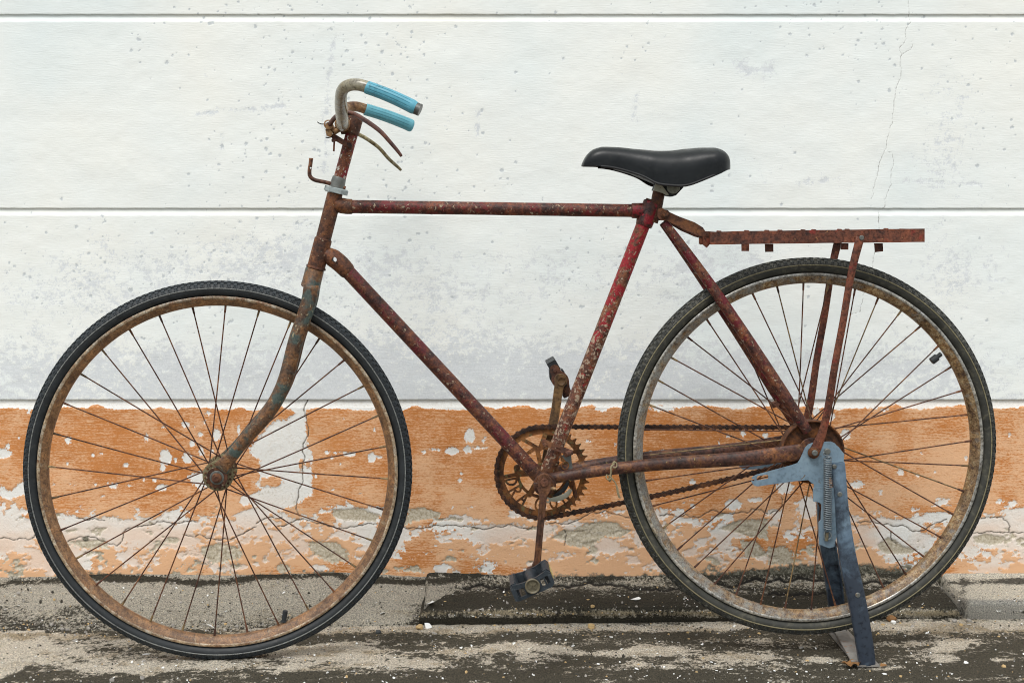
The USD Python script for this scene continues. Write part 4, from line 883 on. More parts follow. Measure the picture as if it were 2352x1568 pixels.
# --- frame
fr = holder('frame', bike)
def bt(pts, r, mat, name, v=0.0, n=None, sides=20, label=None, parent=None, fn=P, **k):
    q = [fn(p[0], p[1], p[2] if len(p) > 2 else v) for p in pts]
    return part(name, tube(q, r, sides, n, **k), mat, parent or fr, smooth=True if n else 40, label=label)
h0, h1 = P(771.2, 438), P(726.0, 614)
hd = lambda t: h0 + (h1 - h0) * t
part('head_tube', tube([hd(.02), hd(.98)], 17.6 * U, 24), 'lug_rust', fr)
bt([(804, 474.6), (1100, 478.8), (1458, 484)], [15.2 * U, 15 * U, 15 * U], 'top_tube_rust', 'top_tube', n=12)
bt([(788, 612), (1240, 1096)], [16.6 * U, 16.6 * U], 'frame_rust', 'down_tube')
bt([(1490, 484), (1250, 1098)], [16.4 * U, 16.6 * U], 'seat_tube_paint', 'seat_tube')
# lugs
d = unit(h1 - h0)
lug1 = [tube([h0, h0 - d * -.0, hd(.30) - d * .002, hd(.30)], [20.2 * U, 20.4 * U, 20.2 * U, 18 * U], 24), tube([P(770, 470), P(796, 474.3), P(808, 474.8), P(810, 474.8)], [17.6 * U, 17.8 * U, 17.2 * U, 15.4 * U], 22)]
part('head_lug', lug1, 'lug_rust', fr)
lug2 = [tube([hd(.62), hd(.62) + d * .002, hd(.985), hd(.99)], [18 * U, 20.2 * U, 20.6 * U, 18.6 * U], 24), tube([P(742, 580), P(764, 592), P(786, 610), P(800, 625), P(801.5, 626.5)], [15 * U, 21 * U, 20.5 * U, 19 * U, 16.8 * U], 22, 16)]
lug2[1] = drill(lug2[1], P(769.6, 595.8), .0046)
part('head_lug', lug2, 'lug_rust', fr)
lug3 = [tube([P(1497.5, 465), P(1497, 466), P(1481, 510), P(1479, 518), P(1478.6, 519)], [18 * U, 20 * U, 20.6 * U, 19 * U, 17 * U], 24), tube([P(1494, 484), P(1466, 484), P(1452, 484), P(1450, 484)], [18 * U, 17.6 * U, 17.4 * U, 15.2 * U], 22), tube([P(1510, 486), P(1523, 492)], [13 * U, 11 * U], 16)]
part('seat_lug', lug3, 'seat_lug_paint', fr, smooth=50)
part('seat_collar', rod(P(1500.5, 460), P(1496.5, 472), 17.2 * U, 22, .001), 'lug_rust', fr)
for sd in (-1, 1):
    g = lambda x, y, v: P(x, y, v)
    va = [.014 * sd, .030 * sd, .043 * sd, .052 * sd]
    base = [P(1527, 512, -.014), P(1648, 676.8, -.030), P(1797, 900.9, -.043), P(1856, 992, -.052)]
    q = [np.array([b[0], v, b[2]]) for b, v in zip(base, va)]
    part('seat_stay', tube(q, [9 * U, 12.5 * U, 14.2 * U, 11.5 * U], 18, 24, lat=NB, flat=[.75, 1, 1, .75]), 'stay_rust', fr, smooth=True)
    cb = [P(1262, 1099.5, -.024), P(1401, 1077, -.032), P(1560, 1062, -.040), P(1700, 1053, -.046), P(1790, 1044, -.050), P(1852, 1035.5, -.052)]
    q = [np.array([b[0], v * sd, b[2]]) for b, v in zip(cb, [.024, .032, .040, .046, .050, .052])]
    part('chain_stay', tube(q, np.array([13.2, 13.6, 15.2, 16.5, 19, 19.5]) * U, 20, 30, lat=NB, flat=[1, 1, .9, .75, .4, .32]), 'chain_stay_rust', fr, smooth=True)
    part('dropout', disc(np.array([P(1862, 1031, -.052)[0], sd * .0535, P(1862, 1031, -.052)[2]]), NB, 27 * U, -.0022, .0022, 24, .0008), 'chain_stay_rust', fr)
part('bottom_bracket', [rod(P(1249, 1103) + NB * -.033, P(1249, 1103) + NB * .033, 23 * U, 32, .002), disc(P(1249, 1104.5), NB, 26.2 * U, -.0375, -.031, 36, .0012), disc(P(1249.4, 1105), NB, 21 * U, -.043, -.037, 32, .001)], 'lug_rust', fr)
bt([(1256, 1086), (1270, 1054)], [17.8 * U, 17.4 * U], 'lug_rust', 'bracket_lug')
bt([(1238, 1093), (1222, 1076)], [18 * U, 17.6 * U], 'lug_rust', 'bracket_lug')
part('stay_clip', plate(R6([(485, 298), (545, 275), (575, 300), (565, 325), (505, 346)]), .030, .046), 'bracket_rust', fr)
# headset
part('head_race', lathe([(19 * U, 0), (22.6 * U, .0006), (23.2 * U, .0022), (22.6 * U, .0042), (18.5 * U, .0052), (0, .0052), (0, 0)], hd(.985), d, 36), 'bracket_rust', fr)

# --- fork and steering parts
fk = holder('fork', bike)
hs = lambda x, y, v=0.0: S(x, y, v)
cr0, cr1 = S(723.5, 617), S(712.2, 662)
part('crown', [tube([cr0, cr0 + (cr1 - cr0) * .05, cr0 + (cr1 - cr0) * .75, cr0 + (cr1 - cr0) * .82, cr1 - (cr1 - cr0) * .05, cr1], np.array([20, 21.5, 21.8, 22.6, 22, 18]) * U, 26, lat=NS, flat=[1, 1.05, 1.45, 1.9, 2.05, 1.9])], 'fork_patina', fk, smooth=40)
for sd in (-1, 1):
    path = [(714.5, 655, -.026), (708.4, 694.9, -.030), (679.6, 781.8, -.037), (664, 843, -.040), (647.5, 892.5, -.042), (624, 935.6, -.0435), (601.3, 966.3, -.0445), (573, 997, -.045), (547.8, 1027.8, -.0455), (527.5, 1052.4, -.046), (506, 1078, -.0465)]
    q = []
    for x, y, v in path:
        b = S(x, y, v)
        q.append(b if sd < 0 else b - 2 * NS * v)
    bl = tube(q, np.array([17.5, 17.4, 17.2, 17.2, 17, 16.4, 15.6, 15, 14.2, 15, 19]) * U, 20, 60, lat=NS, flat=[.8, .8, .8, .85, .9, .9, .9, .85, .75, .5, .25])
    part('blade', bl, 'fork_patina', fk, smooth=True)
    q = CF + NS * .0465 * sd
    part('fork_end', disc(q, NS, 24 * U, -.0016, .0016, 24, .0006), 'lug_rust', fk)
sp0, sp1 = S(797.5, 348), S(812, 296)
# stem: painted quill, collar, head
part('stem', tube([S(769, 452), S(780.5, 409), S(809, 304)], np.array([14, 14, 14.2]) * U, 22), 'stem_paint', bike, label='stem with flaking red and white paint')
ax = AX
q0, q1 = S(806.7, 308), S(817.5, 268)
part('stem_head', tube([q0, q0 + ax * .002, q1 - ax * .002, q1], np.array([16.8, 17.6, 17.8, 15.8]) * U, 24), 'lug_rust', bike)
part('stem_head', [tube([S(812, 292), S(782, 296)], [15 * U, 13 * U], 20)], 'lug_rust', bike)
part('stem_bolt', rod(q1 - ax * .004, q1 + ax * .006, 8 * U, 6), 'bracket_rust', bike)
cl = [tube([S(*R1([(495, 555)])[0], -.024), S(*R1([(495, 555)])[0], .024)], 15.5 * U, 22)]
cl += [lathe([(15 * U, t - .003), (17.2 * U, t - .0016), (17.4 * U, t + .0016), (15 * U, t + .003)], S(*R1([(495, 555)])[0], 0), NS, 24) for t in (-.022, -.011, .011, .022)]
part('bar_clamp', cl, 'bar_rust', bike)
part('lock_collar', lathe([(14 * U, .020), (15.6 * U, .0185), (16.6 * U, .012), (17.2 * U, .004), (18 * U, .003), (18.2 * U, .0), (0, .0), (0, .020)], S(773.2, 431.5), AX, 30), 'zinc', bike)
part('lock_nut', tube([S(770.6, 444), S(770.9, 442.5), S(773.6, 433), S(773.9, 431.5)], np.array([24, 27.5, 27.5, 24]) * U, 6), 'nut_white', bike, smooth=20)
br = drill(tube([S(*p) for p in R1([(520, 1128), (400, 1090), (300, 1066), (228, 1045), (203, 1020), (197, 985), (203, 930), (211, 858)])], 4.6 * U, 10, 40, lat=NS, flat=2.2), S(*R1([(207, 945)])[0]), .0024, 4)
part('lamp_bracket', br, 'bracket_rust', bike, smooth=True)

# handlebar: from the clamp out, up, over and back to the grips
hb = holder('handlebar', bike)
near = [(492, 560, 0.0), (492, 556, -.05), (490, 510, -.105), (480, 400, -.155), (480, 300, -.200), (520, 220, -.232), (610, 198, -.248), (715, 222, -.255), (800, 260, -.258)]
far_ = [(492, 560, 0.0), (500, 556, .05), (505, 520, .105), (505, 470, .155), (510, 430, .200), (540, 402, .232), (620, 396, .248), (705, 422, .255), (780, 448, .258)]
qn = [at(S, R1, x, y, v) for x, y, v in near]
qf = [at(S, R1, x, y, v) for x, y, v in far_]
BR_ = .0097
part('bar', tube(qn, [BR_ * 1.08] * 4 + [BR_] * 5, 20, 56), 'bar_chrome', hb, smooth=True, label='chromed bar end with rust blisters')
part('bar', tube(qf, BR_, 20, 56), 'bar_rust', hb, smooth=True)
def grip(a, b, r, mat, open_end, label, rs):
    ph = np.linspace(0, 2 * np.pi, 96, endpoint=False)
    groove = np.where(np.abs(((ph * 12 / (2 * np.pi)) % 1) - .5) < .09, -.0009, 0)
    a, b = np.asarray(a), np.asarray(b)
    t = unit(b - a)
    u_ = unit(np.cross(t, [0, 0, 1])); w_ = np.cross(t, u_)
    L = np.linalg.norm(b - a)
    ss = np.concatenate([[0, .004, .012], np.linspace(.04, .90, 18), [.93, .955, .97, .985, .995, 1.0]])
    pr = np.interp(ss, [0, .004, .012, .2, .85, .93, .955, .97, .985, .995, 1], [.94, 1, 1.02, 1, 1.06, 1.08, 1.05, 1.0, .86 if not open_end else .98, .68 if not open_end else .97, .35 if not open_end else .9]) * r
    gf = np.interp(ss, [0, .05, .08, .88, .92, 1], [0, 0, 1, 1, 0, 0])
    sag = np.sin(np.pi * ss) * .002
    rings = []
    for s_, p_, g_, sg_ in zip(ss, pr, gf, sag):
        rad = p_ + groove * g_
        rings.append(a + t * L * s_ + np.array([0, 0, sg_]) + rad[:, None] * (np.cos(ph)[:, None] * u_ + np.sin(ph)[:, None] * w_))
    v = np.vstack(rings + [a[None], (a + t * L)[None]])
    n, f = 96, []
    for k in range(len(ss) - 1):
        for i in range(n):
            j = (i + 1) % n
            f += [[k * n + i, k * n + j, (k + 1) * n + j], [k * n + i, (k + 1) * n + j, (k + 1) * n + i]]
    e = (len(ss) - 1) * n
    for i in range(n):
        j = (i + 1) % n
        f += [[len(v) - 2, j, i], [len(v) - 1, e + i, e + j]]
    m = trimesh.Trimesh(v, np.array(f), process=False)
    if m.volume < 0:
        m.invert()
    part('grip', m, mat, hb, smooth=28, label=label)
ga, gb = at(S, R1, 710, 222, -.255), at(S, R1, 1152, 412, -.272)
grip(ga, gb, 14.8 / 1425, 'grip_blue', True, 'ribbed blue grip torn open at its end', 1)
fa, fb_ = at(S, R1, 697, 420, .255), at(S, R1, 1128, 575, .272)
grip(fa, fb_, 13.6 / 1175, 'grip_blue_far', False, 'ribbed blue grip with a rounded end', 2)
t = unit(np.asarray(gb) - np.asarray(ga))
part('bar_end', tube([gb - t * .004, gb + t * .0075, gb + t * .0076, gb - t * .002], [.0098, .0098, .0086, .0086], 20, cap=False), 'steel_end', hb, label='bare steel tube end sticking out of the torn grip')
# brake levers and their pivot gear
lv = [(185, 450, -.022), (210, 440, -.030), (300, 322, -.050), (430, 218, -.075), (600, 182, -.11), (760, 205, -.14), (920, 290, -.165), (1080, 390, -.185), (1250, 510, -.20), (1400, 640, -.21), (1568, 830, -.218), (1730, 1020, -.222), (1825, 1150, -.224)]
part('brake_lever', tube([at(S, HB, *q) for q in lv], np.array([5.6, 5.6, 5.7, 5.7, 5.6, 5.6, 5.5, 5.4, 5.2, 5, 4.6, 4.2, 3.4]) * U * .93, 14, 60), 'lever_rust', bike, smooth=True, label='rusty red brake lever')
lf = [(470, 610, .10), (560, 620, .13), (648, 650, .15), (760, 718, .17), (830, 775, .18), (900, 855, .19), (970, 920, .2), (1018, 966, .205)]
part('brake_lever', tube([at(S, R1, *q) for q in lf], np.array([3.4, 4.2, 4.4, 4.4, 4.3, 4.2, 3.9, 3]) * U * 1.06, 14, 40), 'lever_brass', bike, smooth=True, label='brass coloured brake lever on the wall side')
pv = [tube([at(S, HB, 200, 470, -.034), at(S, HB, 200, 470, .03)], 8.5 * U, 18), lathe([(8 * U, -.030), (10.5 * U, -.028), (10.5 * U, -.024), (8 * U, -.022)], at(S, HB, 205, 455, 0), NS, 20), lathe([(8 * U, -.016), (9.6 * U, -.013), (9.6 * U, -.008), (8 * U, -.006)], at(S, HB, 225, 500, 0), NS, 20), tube([at(S, HB, 210, 640, -.03), at(S, HB, 210, 640, .03)], 7.5 * U, 16), tube([at(S, HB, 160, 540, -.02), at(S, HB, 190, 690, -.02)], 4.5 * U, 12), tube([at(S, HB, 330, 560, -.02), at(S, HB, 200, 520, -.018)], 7 * U, 14), tube([at(S, HB, 300, 620, -.022), at(S, HB, 430, 540, -.018)], 6.5 * U, 14)]
part('lever_pivot', pv, 'bar_rust', bike)
arm = plate(HB([(240, 690), (300, 640), (380, 680), (580, 805), (640, 850), (620, 930), (590, 945), (520, 905), (350, 810), (270, 760)]), -.0185, -.0155, S)
part('lever_arm', arm, 'bracket_rust', bike)
part('arm_bolt', [disc(at(S, HB, 665, 915, 0), NS, 6.2 * U, -.0225, -.012, 16, .001)], 'chain_rust', bike)
part('brake_rod', [rod(at(S, HB, 318, 800, -.02), at(S, HB, 310, 1040, -.02), 2.1 * U, 10), rod(at(S, HB, 305, 760, -.02), at(S, HB, 320, 825, -.02), 5.6 * U, 12, .001)], 'bracket_rust', bike)
part('cable_end', [tube([at(S, R1, x, y, -.02) for x, y in ((268, 532), (285, 546), (310, 552), (345, 552))], .0009, 6, 14), tube([at(S, R1, x, y, -.02) for x, y in ((342, 672), (360, 674), (385, 670), (400, 655))], .0010, 6, 14)], 'wire_dark', bike)

# --- saddle
sd_ = holder('saddle', bike)
st = [(153, 316, 322, .010), (158, 298, 322, .015), (168, 274, 322, .019), (200, 226, 322, .0235), (250, 187, 322, .027), (330, 169, 325, .029), (450, 173, 342, .032), (560, 184, 374, .037), (650, 191, 407, .044), (740, 197, 452, .055), (850, 194, 469, .066), (960, 181, 471, .075), (1090, 173, 430, .081), (1180, 173, 393, .082), (1235, 186, 368, .077), (1272, 214, 352, .068), (1290, 245, 348, .058), (1297, 290, 344, .045)]
xs_ = np.array([s[0] for s in st], float)
cs = [CubicSpline(xs_, [s[k] for s in st]) if False else (lambda k: (lambda q: np.interp(q, xs_, [s[k] for s in st])))(k) for k in (1, 2, 3)]
from scipy.interpolate import PchipInterpolator
cs = [PchipInterpolator(xs_, [s[k] for s in st]) for k in (1, 2, 3)]
us = np.unique(np.concatenate([np.linspace(153, 220, 16), np.linspace(220, 1200, 50), np.linspace(1200, 1297, 18)]))
rings, K = [], 40
for u_ in us:
    yt, yb, w = (float(c_(u_)) for c_ in cs)
    top = at(P, R4, u_, yt, -w * .45)
    bot = at(P, R4, u_, yb, -w)
    rear = np.clip((u_ - 700) / 400, 0, 1)
    ring = []
    for q in np.linspace(-1, 1, K):
        ang = q * math.pi / 2
        sx, cz = math.sin(ang), math.cos(ang)
        v = w * math.copysign(abs(sx) ** (.80 - .10 * rear), sx)
        z = bot[2] + (top[2] - bot[2]) * max(cz, 0) ** (.56 - .20 * rear)
        z -= rear * .004 * math.exp(-(v / .02) ** 2)                           # channel along the rear
        ring.append([top[0], v, z])
    for q in np.linspace(1, -1, 12)[1:-1]:
        ring.append([top[0], w * q * .93, bot[2] + .004])
    rings.append(ring)
KK = len(rings[0])
V = np.array(rings).reshape(-1, 3)
F = []
for a in range(len(us) - 1):
    for b in range(KK):
        c_ = (b + 1) % KK
        F += [[a * KK + b, a * KK + c_, (a + 1) * KK + c_], [a * KK + b, (a + 1) * KK + c_, (a + 1) * KK + b]]
for o, flip in ((0, 1), ((len(us) - 1) * KK, 0)):
    k = len(V)
    V = np.vstack([V, V[o:o + KK].mean(0)])
    for b in range(KK):
        c_ = (b + 1) % KK
        F.append([k, o + b, o + c_] if not flip else [k, o + c_, o + b])
m = trimesh.Trimesh(V, np.array(F), process=False)
if m.volume < 0:
    m.invert()
part('cover', m, 'saddle_vinyl', sd_, smooth=50)
pan = plate(R4([(420, 340), (560, 378), (740, 455), (830, 480), (945, 488), (1000, 470), (1100, 432), (1240, 372), (1240, 352), (1000, 420), (800, 420), (500, 345)]), -.03, .03)
part('base', pan, 'saddle_base', sd_)
lip = [at(P, R4, x, y, -float(cs[2](x)) * .985) for x, y in ((300, 324), (420, 339), (560, 377), (650, 410), (740, 456), (850, 473), (960, 475), (1090, 434), (1180, 397), (1250, 366))]
part('rim_edge', [tube(lip, .0022, 8, 40), tube([q * np.array([1, -1, 1]) for q in lip], .0022, 8, 40)], 'saddle_base', sd_, smooth=True)
clampP = plate(R4([(725, 470), (745, 440), (775, 450), (800, 500), (815, 520), (850, 545), (890, 540), (915, 515), (945, 500), (940, 480), (880, 560), (830, 560), (790, 535), (715, 512)]), -.018, -.014)
part('clamp', [plate(R4([(715, 512), (735, 455), (760, 445), (800, 470), (830, 455), (910, 455), (948, 490), (890, 552), (860, 562), (820, 556), (790, 535)]), -.016, .016)], 'black_rubber', sd_)
part('clamp_bracket', plate(R4([(714, 513), (733, 452), (762, 450), (785, 480), (815, 520), (835, 548), (815, 552), (790, 536)]), -.019, -.015), 'guard_pale', sd_, label='grey steel bracket of the saddle clamp')
part('clamp_washer', [disc(at(P, R4, 857, 490, 0), NB, 51 * .293 * U, -.0215, -.016, 30, .001), disc(at(P, R4, 857, 490, 0), NB, 36 * .293 * U, -.0228, -.0215, 28, .0006)], 'washer_grey', sd_)
part('clamp_nut', [tube([at(P, R4, 859, 488, -.022), at(P, R4, 859, 488, -.0275)], 20 * .293 * U, 6), tube([at(P, R4, 859, 488, -.027), at(P, R4, 859, 488, -.031)], 11 * .293 * U, 12)], 'washer_grey', sd_, smooth=20)
part('seat_post', tube([at(P, R4, 764, 498), at(P, R4, 752, 545), at(P, R4, 735, 640), at(P, R4, 700, 760)], 14.4 * U, 22), 'lug_rust', bike)

# --- rear carrier
rc = holder('luggage_rack', bike)
VR = .067
for sd in (-1, 1):
    q = [(1636, 532.5), (1700, 531), (2124, 525), (2124, 556), (1900, 558.4), (1636, 561.8)]
    pl = plate(q, -VR, -VR + .0035)
    if sd > 0:
        pl.apply_transform(np.diag([1, -1, 1, 1])); pl.invert(); pl.apply_translation([0, 0, -.0025])
    part('side_rail', pl, 'rack_rust', rc)
for x, yy in ((1641, 547), (2120, 541)):
    part('end_bar', extrude(sg.box(-.002, -.0112, .002, .0112), P(x, yy, -VR), np.array([1.0, 0, 0]), np.array([0, 0, 1.0]), NB, .003, 2 * VR - .003), 'rack_rust', rc)
for xr in (540, 757, 915, 1018, 1200, 1283, 1485, 1545, 1850):
    x, y = R5([(xr, 240)])[0]
    p = P(x, 527.8 + (1976 - x) * .014 + .6, -VR + .008)
    part('rivet', disc(np.array([p[0], 0, p[2]]) * [1, 0, 1] + np.array([0, -VR + .008, -.001]), np.array([0.05, .001, 1.0]) / np.linalg.norm([.05, .001, 1]), .0046, 0, .0036, 12, .001), 'rack_rust', rc)
for k, yv in enumerate(np.linspace(-.052, .052, 4)):
    a, b = P(1640, 536, -VR), P(2120, 530, -VR)
    m = tube([[a[0], yv, a[2] - .0062], [b[0], yv, b[2] - .0062]], .0075, 8, lat=np.array([0, 0, 1.0]), flat=.16)
    part('slat', m, 'rack_rust', rc)
for q, v in (([(718, 345), (778, 345), (777, 401), (719, 401)], -.02), ([(903, 345), (967, 345), (968, 407), (905, 408)], -.045), ([(1499, 340), (1557, 340), (1555, 389), (1497, 388)], -.01), ([(1760, 340), (1826, 340), (1828, 402), (1766, 410)], -.045)):
    part('tab', plate(R5(q), v, v + .003), 'rack_rust', rc)
part('front_arm', [plate(R5([(60, 75), (90, 60), (125, 82), (230, 130), (350, 175), (415, 215), (436, 248), (470, 250), (470, 285), (410, 288), (380, 280), (270, 232), (130, 160), (80, 160), (60, 130)]), -.024, -.0205, soft=.003)], 'bracket_rust', rc)
pl = plate(R5([(60, 75), (125, 82), (230, 140), (350, 185), (415, 225), (436, 258), (470, 260), (470, 285), (410, 298), (380, 290), (270, 242), (130, 160), (80, 160)]), -.024, -.0205, soft=.003)
pl.apply_transform(np.diag([1, -1, 1, 1])); pl.invert()
part('front_arm', pl, 'bracket_rust', rc)
part('clamp_block', plate(R5([(385, 286), (470, 284), (470, 346), (386, 346)]), -.020, -.016), 'rack_rust', rc)
part('clamp_tongue', plate(R5([(416, 290), (468, 290), (466, 352), (446, 374), (418, 352)]), -.026, -.020), 'rack_rust', rc)
part('rail_end', plate(R5([(472, 252), (526, 252), (526, 349), (474, 350)]), -VR - .0012, -VR + .0006), 'rack_rust', rc)
part('arm_bolt', [disc(at(P, R5, 104, 112, 0), NB, 36 * .293 * U, -.0285, -.022, 22, .001), disc(at(P, R5, 104, 112, 0), NB, 25 * .293 * U, -.034, -.028, 6, .001)], 'chain_rust', rc)
for sd in (-1, 1):
    base = [(1976, 545, -VR - .003), (1968, 575, -VR - .003), (1954, 635, -.068), (1938, 730, -.066), (1915, 855, -.0645), (1891, 985, -.062), (1872, 1034, -.061)]
    q = [P(*b) for b in base]
    if sd > 0:
        q = [p * np.array([1, -1, 1]) for p in q]
    part('stay', tube(q, np.array([10, 9.6, 8.4, 8.4, 8.6, 9.4, 12.5]) * U, 14, 40, lat=NB, flat=[.22, .3, .5, .5, .5, .3, .22]), 'rack_rust', rc, smooth=True)
part('stay_foot', disc(P(1869.5, 1037, -.061), NB, 13 * U, -.0025, .0025, 22, .0008), 'rack_rust', rc)
part('stay_bolt', disc(P(1977, 546, -VR), NB, 5.4 * U, -.0072, -.003, 16, .0008), 'zinc', rc)
part('axle_nut', [disc(P(1868.5, 1039, -.064), NB, 13.5 * U, -.0035, .0015, 22, .001), disc(P(1869, 1039, -.066), NB, 10.5 * U, -.004, .0, 20, .001)], 'deep_rust', rw)
part('axle_end', disc(P(1871.5, 1039.5, -.072), NB, 6.6 * U, -.003, .006, 18, .0012), 'zinc', rw)

# --- crankset and chain
ck = holder('crankset', bike)
CC = at(P, RC, 720, 780, .0445)
CH = .0445
unit_c = np.linalg.norm(at(P, RC, 820, 780, CH) - at(P, RC, 720, 780, CH)) / 100
def cpt(x, y):                                  # enlargement of the chainring -> plane coordinates about its centre
    return ((x - 720) * unit_c, (780 - y) * unit_c)
TEETH = 44
pr = .0127 / (2 * math.sin(math.pi / TEETH))
ks = 604 * unit_c / (pr + .004)
PR, PITCH_ = pr * ks, .0127 * ks
print('ring', PR, ks)
outline = []
for i in range(TEETH):
    a0 = 2 * math.pi * i / TEETH
    for f_, r_ in ((0, -.0042), (.12, -.0040), (.24, -.0026), (.36, .0006), (.44, .0034), (.5, .0040), (.56, .0034), (.64, .0006), (.76, -.0026), (.88, -.0040)):
        a = a0 + f_ * 2 * math.pi / TEETH
        outline.append(((PR + r_) * math.cos(a), (PR + r_) * math.sin(a)))
circ = lambda r: sg.Point(0, 0).buffer(r * unit_c, 48)
web = sg.Polygon(outline).difference(circ(484))
web = web.union(circ(326).difference(circ(290)))
stroke = lambda pts, w: sg.LineString([cpt(*p) for p in pts]).buffer(w * unit_c, cap_style=1)
arms = [stroke([(720, 780), (650, 470)], 28), stroke([(660, 470), (440, 340)], 22), stroke([(690, 480), (770, 260)], 28), stroke([(640, 470), (560, 520)], 24), stroke([(720, 780), (1020, 690)], 34), stroke([(1000, 520), (1210, 522)], 20), stroke([(1010, 540), (970, 620)], 22), stroke([(1110, 720), (1235, 600)], 24), stroke([(1020, 690), (1130, 720)], 24), stroke([(720, 780), (560, 1060)], 34), stroke([(720, 780), (900, 1070)], 34), stroke([(720, 780), (410, 790)], 40), stroke([(225, 838), (410, 800)], 24), stroke([(1030, 880), (1150, 1060)], 22), stroke([(400, 720), (420, 800)], 40)]
letters = []
def letter(strokes, ang, w=20):
    """Strokes in letter space (x along the ring, y from the outer edge 0 to the inner edge 1), laid along the lower arc."""
    for s in strokes:
        pts = []
        for x, y in s:
            r = 480 - 155 * y
            a = math.radians(ang) + x * .30 * 400 / max(r, 350)
            pts.append((r * unit_c * math.cos(a), r * unit_c * math.sin(a)))
        letters.append(sg.LineString(pts).buffer(w / 2 * unit_c, cap_style=1))
arc = lambda cx, cy, rx, ry, a, b: [(cx + rx * math.cos(math.radians(t)), cy + ry * math.sin(math.radians(t))) for t in np.linspace(a, b, 12)]
letter([[(0, 0), (0, 1)], [(0, .92)] + arc(.1, .5, .5, .42, 90, -90) + [(0, .08)]], 192, 25)
letter([[(0, -.05), (0, 1.05)], [(0, .95)] + arc(.12, .70, .42, .24, 90, -90) + [(0, .46)], [(.2, .46), (.55, 0)]], 210, 25)
letter([[(0, -.05), (.35, 1.02), (.7, -.05)], [(.12, .36), (.58, .36)]], 229, 25)
letter([arc(.4, .5, .4, .5, 50, 300) + [(.62, .42), (.4, .42)]], 258, 24)
letter([arc(.36, .5, .36, .5, 0, 360)], 284, 24)
letter([[(0, -.05), (0, 1.05), (.62, -.05), (.62, 1.05)]], 306, 24)
web = unary_union([web] + [a.intersection(circ(490)) for a in arms] + [l.intersection(circ(490)) for l in letters])
web = web.buffer(3 * unit_c).buffer(-3 * unit_c).simplify(.00012)
e1, e2, nn = basis(NB)
ringm = extrude(web, np.array([CC[0], 0, CC[2]]), e1, e2, NB, CH - .0016, CH + .0016)
part('chainring', ringm, 'ring_rust', ck, smooth=False, label='chainring with letters cut through its lower half')
part('spindle', rod(P(1249.4, 1106) + NB * -.062, P(1249.4, 1106) + NB * .060, 8 * U, 18), 'deep_rust', ck)
v_ = -.066
co = [(1236.0, 1108), (1235, 1124), (1239, 1136), (1239.5, 1150), (1227, 1290), (1219.5, 1306), (1216, 1318), (1222, 1330), (1240, 1330), (1243, 1316), (1241.5, 1300), (1248, 1220), (1255.5, 1150), (1257, 1138), (1264, 1126), (1265.5, 1112), (1265, 1101), (1259, 1091), (1250, 1088), (1241, 1091), (1236.5, 1099)]
part('crank', [plate(co, v_, v_ + .012, soft=.002), plate([(1246, 1152), (1234, 1288), (1230.5, 1289), (1240.5, 1152)], v_ - .0016, v_ + .001, soft=.0005), plate([(1254, 1152), (1240.5, 1290), (1238, 1290), (1250.5, 1152)], v_ - .0016, v_ + .001, soft=.0005)], 'crank_rust', ck, smooth=30)
part('crank_cap', [disc(P(1250, 1107.4, v_), NB, 9.6 * U, -.0030, .001, 26, .0008), disc(P(1250, 1107.4, v_), NB, 2.6 * U, -.0036, .0, 14, .0006)], 'bracket_rust', ck)
part('cotter_pin', rod(P(1264, 1121, -.058), P(1276, 1121.5, -.058), 3.6 * U, 12, .0008), 'bar_rust', ck)
part('cotter_pin', rod(P(1226, 1113, -.056), P(1235, 1112, -.056), 5.4 * U, 6, .0008), 'crank_rust', ck)
cf = FP([(320, 905), (372, 520), (370, 430), (385, 390), (415, 366), (462, 358), (515, 372), (545, 402), (556, 450), (545, 505), (510, 545), (492, 600), (450, 905)]) + [(1276, 1010), (1258, 1100), (1238, 1100), (1253, 1010)]
part('crank', plate(cf, .058, .069, soft=.0015), 'far_crank_rust', ck, smooth=30, label='upright crank on the wall side')
part('crank_cap', lathe([(.0078, .0560), (.0072, .0558), (.0052, .0575), (0, .0578)], np.array([at(P, FP, 470, 466, .056)[0], 0, at(P, FP, 470, 466, .056)[2]]), NB, 24, closed=False), 'far_crank_rust', ck)

# near pedal
pdl = holder('pedal', ck, label='dusty grey plastic pedal with reflectors')
pc = at(P, PD, 925, 1000, -.163)
PA = math.radians(24)
pe1, pe2 = np.array([math.cos(PA), 0, math.sin(PA)]), np.array([-math.sin(PA), 0, math.cos(PA)])
def pbox(x0, x1, y0, y1, t0, t1, ch=.003):
    b = sg.box(x0, y0, x1, y1).buffer(-ch).buffer(ch, quad_segs=3)
    return extrude(b, np.array([pc[0], 0, pc[2]]), pe1, pe2, NB, t0, t1)
endp = sg.Polygon([(-.037, -.013), (-.030, -.0155), (.030, -.0155), (.037, -.010), (.037, .008), (.031, .0145), (.012, .011), (-.012, .011), (-.031, .0145), (-.037, .010)])
holes_ = [sg.box(-.029, -.0105, -.0155, .0045), sg.box(.0155, -.0095, .022, .0055), sg.box(.0245, -.008, .0305, .006)]
endo = endp.difference(unary_union(holes_))
part('end_plate', extrude(endo, np.array([pc[0], 0, pc[2]]), pe1, pe2, NB, -.166, -.160), 'pedal_plastic', pdl)
part('end_plate', extrude(endp, np.array([pc[0], 0, pc[2]]), pe1, pe2, NB, -.094, -.089), 'pedal_plastic', pdl)
